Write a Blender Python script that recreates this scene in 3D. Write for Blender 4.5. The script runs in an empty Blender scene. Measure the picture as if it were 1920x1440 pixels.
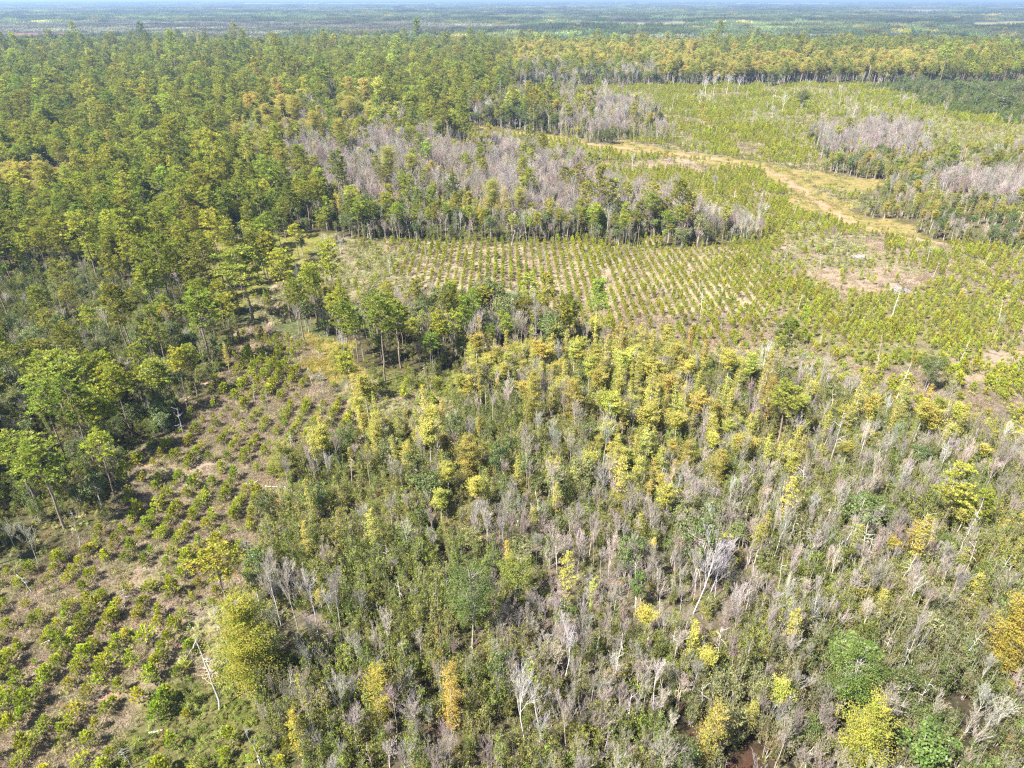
import bpy, math, random
import numpy as np
R = math.radians
rng = np.random.default_rng(7)
random.seed(7)
sc = bpy.context.scene
COL = sc.collection

# ------------------------------------------------------------------ camera, sky, sun, exposure
CAM_H = 115.0
PITCH = 29.54          # degrees below the horizon
FPX = 1281.0           # focal length in pixels of the 1920 px wide photograph
cam_d = bpy.data.cameras.new('camera')
cam_d.sensor_width = 36.0
cam_d.lens = FPX / 1920 * 36
cam_d.clip_start = 1.0
cam_d.clip_end = 90000
cam = bpy.data.objects.new('camera', cam_d)
COL.objects.link(cam)
cam.location = (0, 0, CAM_H)
cam.rotation_euler = (R(90 - PITCH), 0, 0)
sc.camera = cam

SUN_EL, SUN_AZ = 53.0, 235.0      # azimuth measured clockwise from +y: sun stands left and a little behind the camera
world = bpy.data.worlds.new('World')
sc.world = world
world.use_nodes = True
wn = world.node_tree
bg = wn.nodes['Background']
sky = wn.nodes.new('ShaderNodeTexSky')
sky.sky_type = 'NISHITA'
sky.sun_disc = False
sky.sun_elevation = R(SUN_EL)
sky.sun_rotation = R(SUN_AZ)
sky.altitude = 100
wn.links.new(sky.outputs[0], bg.inputs[0])
bg.inputs[1].default_value = 0.06
sun_d = bpy.data.lights.new('sun', 'SUN')
sun_d.energy = 5.0
sun_d.angle = R(0.53)
sun_d.color = (1.0, 0.94, 0.84)
sun = bpy.data.objects.new('sun', sun_d)
COL.objects.link(sun)
# direction from the sun to the ground
a = R(SUN_AZ)
from mathutils import Vector, Matrix
sdir = Vector((math.sin(a) * math.cos(R(SUN_EL)), math.cos(a) * math.cos(R(SUN_EL)), math.sin(R(SUN_EL))))
sun.rotation_euler = sdir.to_track_quat('Z', 'Y').to_euler()
sun.location = (0, 0, 300)
sc.view_settings.view_transform = 'Standard'
sc.view_settings.look = 'None'
sc.view_settings.exposure = 1.8
sc.view_settings.gamma = 1.0
sc.render.engine = 'CYCLES'
sc.cycles.use_denoising = False
sc.cycles.max_bounces = 4
sc.cycles.diffuse_bounces = 2
sc.cycles.transmission_bounces = 2
sc.cycles.volume_bounces = 0
sc.cycles.pixel_filter_type = 'BLACKMAN_HARRIS'
sc.cycles.filter_width = 1.3

# ------------------------------------------------------------------ picture <-> ground
SP, CP = math.sin(R(PITCH)), math.cos(R(PITCH))
def ground(px, py):
    """ground point seen at a pixel of the 1920x1440 photograph"""
    px = np.asarray(px, float); py = np.asarray(py, float)
    u = (px - 960) / FPX; v = (720 - py) / FPX
    dy = CP + v * SP; dz = -SP + v * CP
    t = CAM_H / np.maximum(-dz, 1e-5)
    return u * t, dy * t
def project(x, y, z=0.0):
    dz = z - CAM_H
    depth = y * CP - dz * SP
    v = (y * SP + dz * CP)
    depth = np.maximum(depth, 1e-3)
    return 960 + FPX * x / depth, 720 - FPX * v / depth, depth

# ------------------------------------------------------------------ materials
def new_mat(name):
    m = bpy.data.materials.new(name); m.use_nodes = True
    nt = m.node_tree
    nt.nodes.clear()
    return m, nt
def node(nt, typ, **kw):
    n = nt.nodes.new(typ)
    for k, v in kw.items(): setattr(n, k, v)
    return n
def leaf_material(name, translucent=0.32, spread=0.75, rough=0.55, coat=0.0):
    """foliage: the tree's own tint, varied leaf by leaf"""
    m, nt = new_mat(name); L = nt.links
    out = node(nt, 'ShaderNodeOutputMaterial')
    tint = node(nt, 'ShaderNodeAttribute', attribute_type='INSTANCER', attribute_name='tint')
    var = node(nt, 'ShaderNodeAttribute', attribute_type='GEOMETRY', attribute_name='var')
    sep = node(nt, 'ShaderNodeSeparateColor'); L.new(var.outputs['Color'], sep.inputs[0])
    mr = node(nt, 'ShaderNodeMapRange'); mr.inputs['To Min'].default_value = 1 - spread * .55; mr.inputs['To Max'].default_value = 1 + spread * .6
    L.new(sep.outputs[0], mr.inputs['Value'])
    mul = node(nt, 'ShaderNodeVectorMath', operation='SCALE')
    L.new(tint.outputs['Color'], mul.inputs[0]); L.new(mr.outputs[0], mul.inputs['Scale'])
    # hue drift towards dead brown on some sprays
    mix = node(nt, 'ShaderNodeMix', data_type='RGBA')
    mr2 = node(nt, 'ShaderNodeMapRange'); mr2.inputs['From Min'].default_value = .80; mr2.inputs['From Max'].default_value = 1.0; mr2.inputs['To Max'].default_value = .45
    L.new(sep.outputs[1], mr2.inputs['Value'])
    L.new(mr2.outputs[0], mix.inputs['Factor']); L.new(mul.outputs[0], mix.inputs['A'])
    mix.inputs['B'].default_value = (.22, .15, .06, 1)
    tc = node(nt, 'ShaderNodeTexCoord'); pn = node(nt, 'ShaderNodeTexNoise'); pn.inputs['Scale'].default_value = .55; pn.inputs['Detail'].default_value = 1
    L.new(tc.outputs['Object'], pn.inputs['Vector'])
    pr = node(nt, 'ShaderNodeMapRange'); pr.inputs['From Min'].default_value = .42; pr.inputs['From Max'].default_value = .60; pr.inputs['To Max'].default_value = .85
    L.new(pn.outputs[0], pr.inputs['Value'])
    hm = node(nt, 'ShaderNodeMix', data_type='RGBA', blend_type='MULTIPLY'); L.new(pr.outputs[0], hm.inputs['Factor']); L.new(mix.outputs['Result'], hm.inputs['A']); hm.inputs['B'].default_value = (.72, .90, .75, 1)
    mix = hm
    dif = node(nt, 'ShaderNodeBsdfDiffuse'); trn = node(nt, 'ShaderNodeBsdfTranslucent'); ms = node(nt, 'ShaderNodeMixShader')
    ms.inputs[0].default_value = translucent
    L.new(mix.outputs['Result'], dif.inputs[0])
    g = node(nt, 'ShaderNodeMix', data_type='RGBA', blend_type='MULTIPLY'); g.inputs['Factor'].default_value = 1
    g.inputs['B'].default_value = (1.15, 1.3, .6, 1)
    L.new(mix.outputs['Result'], g.inputs['A']); L.new(g.outputs['Result'], trn.inputs[0])
    L.new(dif.outputs[0], ms.inputs[1]); L.new(trn.outputs[0], ms.inputs[2])
    last = ms
    if coat > 0:
        gl = node(nt, 'ShaderNodeBsdfGlossy'); gl.inputs['Roughness'].default_value = rough; gl.inputs[0].default_value = (.9, .95, 1, 1)
        m2 = node(nt, 'ShaderNodeMixShader'); m2.inputs[0].default_value = coat
        L.new(ms.outputs[0], m2.inputs[1]); L.new(gl.outputs[0], m2.inputs[2]); last = m2
    L.new(last.outputs[0], out.inputs[0])
    return m
def bark_material(name, c1, c2, tinted=False):
    m, nt = new_mat(name); L = nt.links
    out = node(nt, 'ShaderNodeOutputMaterial'); dif = node(nt, 'ShaderNodeBsdfDiffuse')
    tc = node(nt, 'ShaderNodeTexCoord'); mp = node(nt, 'ShaderNodeMapping'); mp.inputs['Scale'].default_value = (3, 3, .6)
    L.new(tc.outputs['Object'], mp.inputs[0])
    nz = node(nt, 'ShaderNodeTexNoise'); nz.inputs['Scale'].default_value = 2.2; nz.inputs['Detail'].default_value = 4
    L.new(mp.outputs[0], nz.inputs[0])
    mix = node(nt, 'ShaderNodeMix', data_type='RGBA'); mix.inputs['A'].default_value = (*c1, 1); mix.inputs['B'].default_value = (*c2, 1)
    mr = node(nt, 'ShaderNodeMapRange'); mr.inputs['From Min'].default_value = .35; mr.inputs['From Max'].default_value = .65
    L.new(nz.outputs[0], mr.inputs['Value']); L.new(mr.outputs[0], mix.inputs['Factor'])
    res = mix.outputs['Result']
    if tinted:
        tint = node(nt, 'ShaderNodeAttribute', attribute_type='INSTANCER', attribute_name='tint')
        mm = node(nt, 'ShaderNodeMix', data_type='RGBA', blend_type='MULTIPLY'); mm.inputs['Factor'].default_value = 1
        L.new(res, mm.inputs['A']); L.new(tint.outputs['Color'], mm.inputs['B']); res = mm.outputs['Result']
    L.new(res, dif.inputs[0]); L.new(dif.outputs[0], out.inputs[0])
    return m
M_PINE = leaf_material('pine_needles', .36, .8)
M_CYP = leaf_material('cypress_sprays', .38, .6)
M_BAY = leaf_material('glossy_leaves', .22, .9, .5, .018)
M_SHRUB = leaf_material('thicket_leaves', .28, .95)
M_GRASS = leaf_material('grass_blades', .3, .7)
M_BARK = bark_material('pine_bark', (.13, .095, .075), (.32, .26, .22))
M_PALE = bark_material('pale_bark', (.26, .235, .21), (.5, .46, .42))
M_TWIG = bark_material('bare_wood', (.75, .72, .7), (1.15, 1.1, 1.05), True)
M_STEM = bark_material('pale_stems', (1.1, 1.07, 1.02), (1.7, 1.64, 1.56), True)
M_WHITE = bark_material('weathered_wood', (.62, .59, .56), (1, .96, .92), True)

# ------------------------------------------------------------------ mesh collecting
class Geo:
    def __init__(s): s.V = []; s.F = []; s.M = []; s.A = []; s.n = 0
    def add(s, V, F, mat, var):
        s.V.append(V); s.F.append(F + s.n); s.n += len(V)
        s.M.append(np.full(len(F), mat)); s.A.append(var)
    def tube(s, P, rad, mat=0, sides=5, var=.5):
        P = np.asarray(P, float); n = len(P); rad = np.asarray(rad, float)
        T = np.gradient(P, axis=0); T /= np.linalg.norm(T, axis=1)[:, None] + 1e-9
        ref = np.where(np.abs(T[:, 2:3]) > .9, np.array([[1., 0, 0]]), np.array([[0., 0, 1]]))
        U = np.cross(T, ref); U /= np.linalg.norm(U, axis=1)[:, None] + 1e-9
        W = np.cross(T, U)
        an = np.arange(sides) / sides * 2 * np.pi
        V = P[:, None] + rad[:, None, None] * (np.cos(an)[None, :, None] * U[:, None] + np.sin(an)[None, :, None] * W[:, None])
        V = V.reshape(-1, 3)
        i = np.arange(n - 1)[:, None] * sides; j = np.arange(sides)[None]; k = (j + 1) % sides
        F = np.stack([i + j, i + k, i + sides + k, i + sides + j], -1).reshape(-1, 4)
        a = np.full((len(V), 2), var)
        s.add(V, F, mat, a)
    def cards(s, C, N, size, aspect=.5, mat=1, along=None, var=None, droop=0):
        """one small rhombic leaf at every centre; N = face normal, along = long axis"""
        C = np.asarray(C, float); n = len(C)
        N = N / (np.linalg.norm(N, axis=1)[:, None] + 1e-9)
        if along is None: along = rng.normal(size=(n, 3))
        Tn = along - (along * N).sum(1)[:, None] * N
        Tn /= np.linalg.norm(Tn, axis=1)[:, None] + 1e-9
        B = np.cross(N, Tn)
        size = np.broadcast_to(size, n)[:, None] * .5
        V = np.stack([C - Tn * size, C + B * size * aspect - Tn * size * .15, C + Tn * size, C - B * size * aspect - Tn * size * .15], 1).reshape(-1, 3)
        F = np.arange(4 * n).reshape(n, 4)
        if var is None: var = rng.random(n)
        a = np.stack([np.clip(var, 0, 1), rng.random(n)], 1)
        s.add(V, F, mat, np.repeat(a, 4, 0))
    def mesh(s, name, mats, only=None):
        if only is not None and not any((m == only).any() for m in s.M): return None
        V = np.concatenate(s.V); F = np.concatenate(s.F); M = np.concatenate(s.M); A = np.concatenate(s.A)
        if only is not None:
            F = F[M == only]; M = np.zeros(len(F), int)
            used = np.zeros(len(V), bool); used[F.ravel()] = True
            idx = np.cumsum(used) - 1; F = idx[F]; V = V[used]; A = A[used]
        me = bpy.data.meshes.new(name)
        me.vertices.add(len(V)); me.vertices.foreach_set('co', V.astype(np.float32).ravel())
        me.loops.add(F.size); me.loops.foreach_set('vertex_index', F.astype(np.int32).ravel())
        me.polygons.add(len(F)); me.polygons.foreach_set('loop_start', np.arange(len(F), dtype=np.int32) * 4)
        me.polygons.foreach_set('material_index', M.astype(np.int32))
        for m in mats: me.materials.append(m)
        at = me.attributes.new('var', 'FLOAT_COLOR', 'POINT')
        c = np.zeros((len(V), 4), np.float32); c[:, :2] = A; c[:, 3] = 1
        at.data.foreach_set('color', c.ravel())
        me.update(); me.validate()
        return me
def sph(n):
    v = rng.normal(size=(n, 3)); return v / np.linalg.norm(v, axis=1)[:, None]
def bend(p0, p1, k=5, wob=.1):
    t = np.linspace(0, 1, k)[:, None]; P = np.asarray(p0) * (1 - t) + np.asarray(p1) * t
    L = np.linalg.norm(np.asarray(p1) - np.asarray(p0))
    w = np.cumsum(rng.normal(size=(k, 3)) * wob * L / k, 0); w -= w[0]; 
    return P + w

# ------------------------------------------------------------------ plant shapes; every one is trunk (slot 0) + crown (slot 1)
def g_pine(H=21):
    g = Geo(); lean = rng.normal(size=2) * .5
    P = np.array([[lean[0] * (t ** 1.5), lean[1] * (t ** 1.5), t * H * .97] for t in np.linspace(0, 1, 9)])
    P[1:-1, :2] += rng.normal(size=(7, 2)) * .10
    g.tube(P, np.linspace(.23, .06, 9), 0, 7)
    cb = rng.uniform(.52, .64); Rm = rng.uniform(3.0, 4.0)
    nb = 34
    C = []; Nn = []; Al = []; Va = []
    for i in range(nb):
        t = cb + (1 - cb) * (i + rng.random() * .8) / nb
        s = (t - cb) / (1 - cb)
        r = Rm * (.45 + .75 * math.sin(math.pi * min(1, s * .8 + .22))) * rng.uniform(.5, 1.12)
        az = i * 2.4 + rng.normal() * .5
        base = np.array([np.interp(t * H, P[:, 2], P[:, 0]), np.interp(t * H, P[:, 2], P[:, 1]), t * H * .95])
        tip = base + np.array([math.cos(az) * r, math.sin(az) * r, r * rng.uniform(.1, .55) + (1 - s) * .2])
        B = bend(base, tip, 4, .25); g.tube(B, [.05, .04, .028, .012], 0, 3)
        for q in range(6):
            u = rng.uniform(.42, 1.05)
            c = base * (1 - u) + tip * u + rng.normal(size=3) * np.array([.45, .45, .28])
            n = 13; d = sph(n); d[:, 2] = np.abs(d[:, 2]) * .8 + .05
            C.append(c + d * rng.uniform(.25, .5)); Al.append(d); Nn.append(np.cross(d, sph(n))); Va.append(np.full(n, rng.random() * .6) + rng.random(n) * .4)
    for q in range(4):     # a few dead stubs under the crown
        z = rng.uniform(.3, cb) * H; az = rng.uniform(0, 6.3); b = np.array([0, 0, z]) + np.array([*lean, 0]) * (z / H) ** 1.5
        g.tube(bend(b, b + np.array([math.cos(az), math.sin(az), .1]) * rng.uniform(.6, 1.5), 3), [.03, .02, .01], 0, 3)
    g.cards(np.concatenate(C), np.concatenate(Nn), .62, .36, 1, np.concatenate(Al), np.concatenate(Va))
    return g
def g_young(H=3.4, wide=1.15):
    g = Geo()
    g.tube([[0, 0, 0], [.03, 0, H * .5], [0, .03, H * .95]], [.06, .04, .015], 0, 5)
    C = []; Nn = []; Al = []; Va = []
    for w in range(6):
        if rng.random() < .12: continue
        z0 = H * (.08 + .14 * w); r = wide * (1 - w / 7.5) * rng.uniform(.8, 1.1)
        for k in range(5):
            az = k * 1.26 + w * .5 + rng.normal() * .2; rr = r * rng.uniform(.7, 1.15)
            tip = np.array([math.cos(az) * rr, math.sin(az) * rr, z0 + rr * rng.uniform(.7, 1.3)])
            b = np.array([0, 0, z0]); g.tube([b, tip], [.02, .008], 0, 3)
            for u in (.55, .8, 1.02):
                c = b * (1 - u) + tip * u + rng.normal(size=3) * .05; n = 8
                d = sph(n) * .7 + (tip - b) / np.linalg.norm(tip - b) * .5 + np.array([0, 0, .6])
                C.append(c + d * .14); Al.append(d); Nn.append(np.cross(d, sph(n))); Va.append(np.full(n, rng.random() * .5) + rng.random(n) * .5)
    for u in np.linspace(.75, 1.02, 6):
        n = 7; d = sph(n) * .6 + np.array([0, 0, .7]); C.append(np.array([0, 0, H * u]) + d * .12); Al.append(d); Nn.append(np.cross(d, sph(n))); Va.append(np.full(n, .8))
    g.cards(np.concatenate(C), np.concatenate(Nn), .40, .34, 1, np.concatenate(Al), np.concatenate(Va))
    return g
def g_cypress(H=14, wide=2.5, full=.22, rich=1.0, dome=.62, leaf=.37):
    g = Geo(); P = bend([0, 0, 0], [rng.normal() * .3, rng.normal() * .3, H], 7, .03)
    g.tube(P, [.24, .18, .14, .11, .08, .05, .015], 0, 6)
    C = []; Nn = []; Al = []; Va = []; lob = rng.uniform(0, 6.28)
    nb = int(5.2 * H * rich)
    for i in range(nb):
        s = (i + rng.random()) / nb; z = H * (full + (1 - full) * s)
        r = wide * ((1 - s) ** .62 * .9 * (1 - dome) + dome * math.sin(math.pi * (.12 + .82 * s)) ** .6 + .06) * rng.uniform(.4, 1.2) * (.8 + .2 * math.sin(s * 17 + lob)) * (.76 + .24 * math.sin(i * 2.4 * 3 + lob * 2 + s * 7)) * (1 if s > .18 else .7)
        az = i * 2.4 + rng.normal() * .5
        b = np.array([np.interp(z, P[:, 2], P[:, 0]), np.interp(z, P[:, 2], P[:, 1]), z])
        tip = b + np.array([math.cos(az) * r, math.sin(az) * r, r * rng.uniform(.05, .75)])
        g.tube([b, tip], [.025, .008], 0, 3)
        n = int((9 + 7 * r * min(rich, 2)) * (.4 / leaf) ** 1.6)
        u = rng.uniform(.25, 1.08, n)[:, None]
        side = np.array([-math.sin(az), math.cos(az), 0])
        c = b * (1 - u) + tip * u + side * (rng.normal(size=n) * .38)[:, None] * (.5 + r * .3) + rng.normal(size=(n, 3)) * .12
        d = (tip - b) / (np.linalg.norm(tip - b) + 1e-6) + side * rng.normal(size=n)[:, None] * .8 + rng.normal(size=(n, 3)) * .25
        C.append(c); Al.append(d); Nn.append(sph(n) * .75 + np.array([0, 0, .9])); Va.append(np.full(n, rng.random() * .6) + rng.random(n) * .4)
    g.cards(np.concatenate(C), np.concatenate(Nn), leaf, .42, 1, np.concatenate(Al), np.concatenate(Va))
    return g
def g_broad(H=11, wide=3.4, leaf=.36, n_cl=34, per=62, low=.3, stems=1):
    g = Geo(); tops = []
    for st in range(stems):
        o = rng.normal(size=2) * (.25 if stems > 1 else 0); t = rng.normal(size=2) * (.9 if stems > 1 else .35)
        P = bend([o[0], o[1], 0], [t[0], t[1], H * .8], 6, .06); g.tube(P, np.linspace(.19, .05, 6) / (stems ** .3), 0, 6); tops.append(P)
    C = []; Nn = []; Va = []
    for i in range(n_cl):
        d = sph(1)[0]; q = rng.uniform(.4, 1.05)
        c = np.array([d[0] * wide * q * .78, d[1] * wide * q * .78, H * (low + 1) / 2 + d[2] * H * (1 - low) / 2 * q * .88])
        if c[2] < H * low: c[2] = H * low + rng.random()
        P = tops[i % stems]; zb = max(.15 * H, c[2] - rng.uniform(1, 2.6)); b = np.array([np.interp(zb, P[:, 2], P[:, k]) for k in range(3)])
        g.tube(bend(b, c, 4, .15), [.06, .045, .03, .012], 0, 3)
        rad = rng.uniform(.5, 1.3) * min(wide / 3.4, 1.25)
        dd = sph(per); rr = rad * rng.random(per) ** .45
        C.append(c + dd * rr[:, None] * np.array([1.15, 1.15, .75])); Nn.append(dd * .7 + sph(per) * .7 + np.array([0, 0, .35]))
        Va.append(np.full(per, rng.random() * .55) + rng.random(per) * .45)
    g.cards(np.concatenate(C), np.concatenate(Nn), leaf, .55, 1, None, np.concatenate(Va))
    return g
def g_shrub(H=6.5, wide=1.5, leaf=.26, dens=1.0):
    g = Geo(); C = []; Nn = []; Va = []; Al = []
    for st in range(rng.integers(5, 9)):
        az = rng.uniform(0, 6.3); r = wide * rng.uniform(.2, 1.0); h = H * rng.uniform(.65, 1.05)
        P = bend([math.cos(az) * .25, math.sin(az) * .25, 0], [math.cos(az) * r, math.sin(az) * r, h], 6, .09)
        g.tube(P, [.055, .045, .035, .028, .02, .008], 0, 4)
        if rng.random() < .5:      # bare twig tops
            for q in range(4):
                b = P[4] * (1 - q / 5) + P[5] * q / 5; d = sph(1)[0]; d[2] = abs(d[2]) + .6
                g.tube([b, b + d * rng.uniform(.5, 1.1)], [.014, .004], 0, 3)
        for q in range(int(9 * dens)):
            u = rng.uniform(.32, 1.0); c = np.array([np.interp(u, np.linspace(0, 1, 6), P[:, k]) for k in range(3)]) + rng.normal(size=3) * np.array([.42, .42, .3])
            n = 15; dd = sph(n)
            C.append(c + dd * (.42 * rng.random(n) ** .5)[:, None]); Nn.append(dd * .5 + sph(n) * .9 + np.array([0, 0, .3])); Al.append(sph(n) + np.array([0, 0, .8]))
            Va.append(np.full(n, rng.random() * .6) + rng.random(n) * .4)
    g.cards(np.concatenate(C), np.concatenate(Nn), leaf, .55, 1, np.concatenate(Al), np.concatenate(Va))
    return g
def g_bare(H=10, spread=1.0, twigs=1.0, r0=.13, depth=4):
    """leafless tree: limbs in slot 0 (trunk), branching crown of limbs and twigs in slot 1"""
    g = Geo()
    def grow(p, d, L, r, lev):
        k = 4; P = [p]; q = p.copy(); dd = d.copy()
        for i in range(k):
            dd = dd + rng.normal(size=3) * (.05 if lev == 0 else .13) + np.array([0, 0, .05 if lev else .12]); dd /= np.linalg.norm(dd)
            q = q + dd * L / k; P.append(q)
        P = np.array(P)
        g.tube(P, np.linspace(r, r * .45, k + 1), 0 if lev == 0 else 1, 5 if lev < 2 else 3, .5)
        if lev >= depth: return
        nb = [9, 6, 4, 3][min(lev, 3)]
        for i in range(nb):
            u = rng.uniform(.42 if lev == 0 else .2, 1.0); b = np.array([np.interp(u, np.linspace(0, 1, k + 1), P[:, m]) for m in range(3)])
            az = rng.uniform(0, 6.3); s = sph(1)[0]; side = np.cross(dd, s); side /= np.linalg.norm(side) + 1e-9
            nd = dd * .75 + side * rng.uniform(.35, .8) * spread + np.array([0, 0, .25]); nd /= np.linalg.norm(nd)
            grow(b, nd, L * rng.uniform(.38, .6) * (1.15 - .4 * u), max(r * .38, .016), lev + 1)
    grow(np.zeros(3), np.array([rng.normal() * .06, rng.normal() * .06, 1.]), H * .78, r0, 0)
    return g
def g_snag(H=11):
    g = Geo(); P = bend([0, 0, 0], [rng.normal() * .8, rng.normal() * .8, H], 10, .11)
    g.tube(P, np.linspace(.13, .035, 10), 0, 7); P = P[[0, 1, 3, 4, 6, 7, 8, 9]]
    for i in range(rng.integers(5, 11)):
        z = H * rng.uniform(.4, .98); az = rng.uniform(0, 6.3); L = rng.uniform(.6, 2.8) * (1.2 - z / H * .6)
        b = np.array([np.interp(z, P[:, 2], P[:, k]) for k in range(3)]); t = b + np.array([math.cos(az), math.sin(az), rng.uniform(-.1, .7)]) * L
        B = bend(b, t, 5, .35); g.tube(B, np.linspace(.055, .015, 5), 0, 4)
        for q in range(3):
            c = B[rng.integers(1, 5)]; g.tube(bend(c, c + sph(1)[0] * rng.uniform(.3, .9), 3, .2), [.02, .014, .006], 0, 3)
    return g
def g_bush(H=1.2, wide=.95, leaf=.2, n=260):
    g = Geo(); C = []; Nn = []; Va = []
    g.tube([[0, 0, 0], [.1, 0, H * .6]], [.03, .01], 0, 3)
    for i in range(9):
        az = rng.uniform(0, 6.3); r = wide * rng.random() ** .6; c = np.array([math.cos(az) * r, math.sin(az) * r, H * rng.uniform(.3, .95) * (1 - .35 * r / wide)])
        m = n // 9; d = sph(m)
        C.append(c + d * (.36 * rng.random(m) ** .5)[:, None]); Nn.append(d * .6 + sph(m) * .7 + np.array([0, 0, .5])); Va.append(np.full(m, rng.random() * .6) + rng.random(m) * .4)
    C = np.concatenate(C); C[:, 2] = np.abs(C[:, 2])
    g.cards(C, np.concatenate(Nn), leaf, .5, 1, None, np.concatenate(Va))
    return g
def g_tuft(H=.6, wide=1.25, n=100):
    g = Geo(); c = rng.normal(size=(n, 3)) * np.array([wide * .5, wide * .5, 0]); d = rng.normal(size=(n, 3)) * np.array([.8, .8, .2]) + np.array([0, 0, .75])
    L = H * rng.uniform(.5, 1.2, n); d /= np.linalg.norm(d, axis=1)[:, None]
    c = c + d * (L * .5)[:, None]
    g.cards(c, np.cross(d, sph(n)), L, .10, 1, d)
    g.tube([[0, 0, 0], [.3, .2, .1]], [.02, .01], 0, 3)
    return g
def g_patch(S, n, kind):
    """a piece of far-off wood, S metres wide"""
    g = Geo(); C = []; Nn = []; Va = []; sz = []
    for i in range(n):
        x, y = rng.uniform(-S / 2, S / 2, 2); h = rng.uniform(13, 24) if kind != 'grey' else rng.uniform(8, 17)
        w = rng.uniform(2.2, 4.2) * (S / 60) ** .35; m = 26; d = sph(m); top = rng.random()
        g.tube([[x, y, 0], [x, y, h * .8]], [.25, .15], 0, 3)
        C.append(np.array([x, y, h * .74]) + d * (rng.random(m) ** .4)[:, None] * np.array([w, w, h * .26]))
        Nn.append(d + sph(m) * .6 + np.array([0, 0, .2])); Va.append(np.full(m, top * .7) + rng.random(m) * .3); sz.append(np.full(m, w * .72))
    g.cards(np.concatenate(C), np.concatenate(Nn), np.concatenate(sz), .6, 1, None, np.concatenate(Va))
    return g

class Kind:
    def __init__(s, name, geos, mats):
        s.name = name; s.coll = bpy.data.collections.new(name + ' shapes'); s.parts = []
        for i, g in enumerate(geos):
            full = g.mesh('%s shape %02d' % (name, i), mats)
            o = bpy.data.objects.new('%s %02d' % (name, i), full); s.coll.objects.link(o)
            s.parts.append((g.mesh(name + ' trunk', [mats[0]], 0), g.mesh(name + ' crown', [mats[1]], 1)))
        s.n = len(geos); s.items = []      # rows: x, y, rz, scale_xy, scale_z, variant, r, g, b
K = {}
K['pine'] = Kind('pine_tree', [g_pine(rng.uniform(19, 24)) for _ in range(7)], [M_BARK, M_PINE])
K['young'] = Kind('young_pine', [g_young(rng.uniform(3, 3.9), rng.uniform(.95, 1.35)) for _ in range(8)], [M_BARK, M_PINE])
K['cyp'] = Kind('cypress_tree', [g_cypress(rng.uniform(11, 15), rng.uniform(1.9, 3.0), rng.uniform(.15, .4)) for _ in range(7)] + [g_cypress(rng.uniform(11, 14), rng.uniform(2.8, 3.6), rng.uniform(.5, .62), 1.9, 1.0) for _ in range(5)], [M_PALE, M_CYP])
K['broad'] = Kind('broadleaf_tree', [g_broad(rng.uniform(9, 12), rng.uniform(2.8, 3.8), .36, 34, 60, rng.uniform(.2, .4), 1 + i % 3) for i in range(6)], [M_PALE, M_BAY])
K['shrub'] = Kind('shrub', [g_shrub(rng.uniform(5.5, 7.5), rng.uniform(1.2, 1.9)) for _ in range(9)], [M_PALE, M_SHRUB])
K['bare'] = Kind('bare_tree', [g_bare(rng.uniform(9, 12), rng.uniform(.28, .75), 1, rng.uniform(.06, .10)) for _ in range(12)], [M_STEM, M_TWIG])
K['snag'] = Kind('dead_tree', [g_snag(rng.uniform(8, 13)) for _ in range(6)], [M_WHITE, M_WHITE])
K['bush'] = Kind('undergrowth', [g_bush(rng.uniform(.9, 1.5), rng.uniform(.8, 1.2)) for _ in range(6)], [M_BARK, M_SHRUB])
K['tuft'] = Kind('grass', [g_tuft(rng.uniform(.4, .7)) for _ in range(5)], [M_PALE, M_GRASS])
K['farwood'] = Kind('far_wood', [g_patch(60, 105, 'green') for _ in range(4)], [M_BARK, M_PINE])
K['fargrey'] = Kind('far_grey_wood', [g_patch(60, 110, 'grey') for _ in range(3)], [M_PALE, M_PINE])

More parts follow.
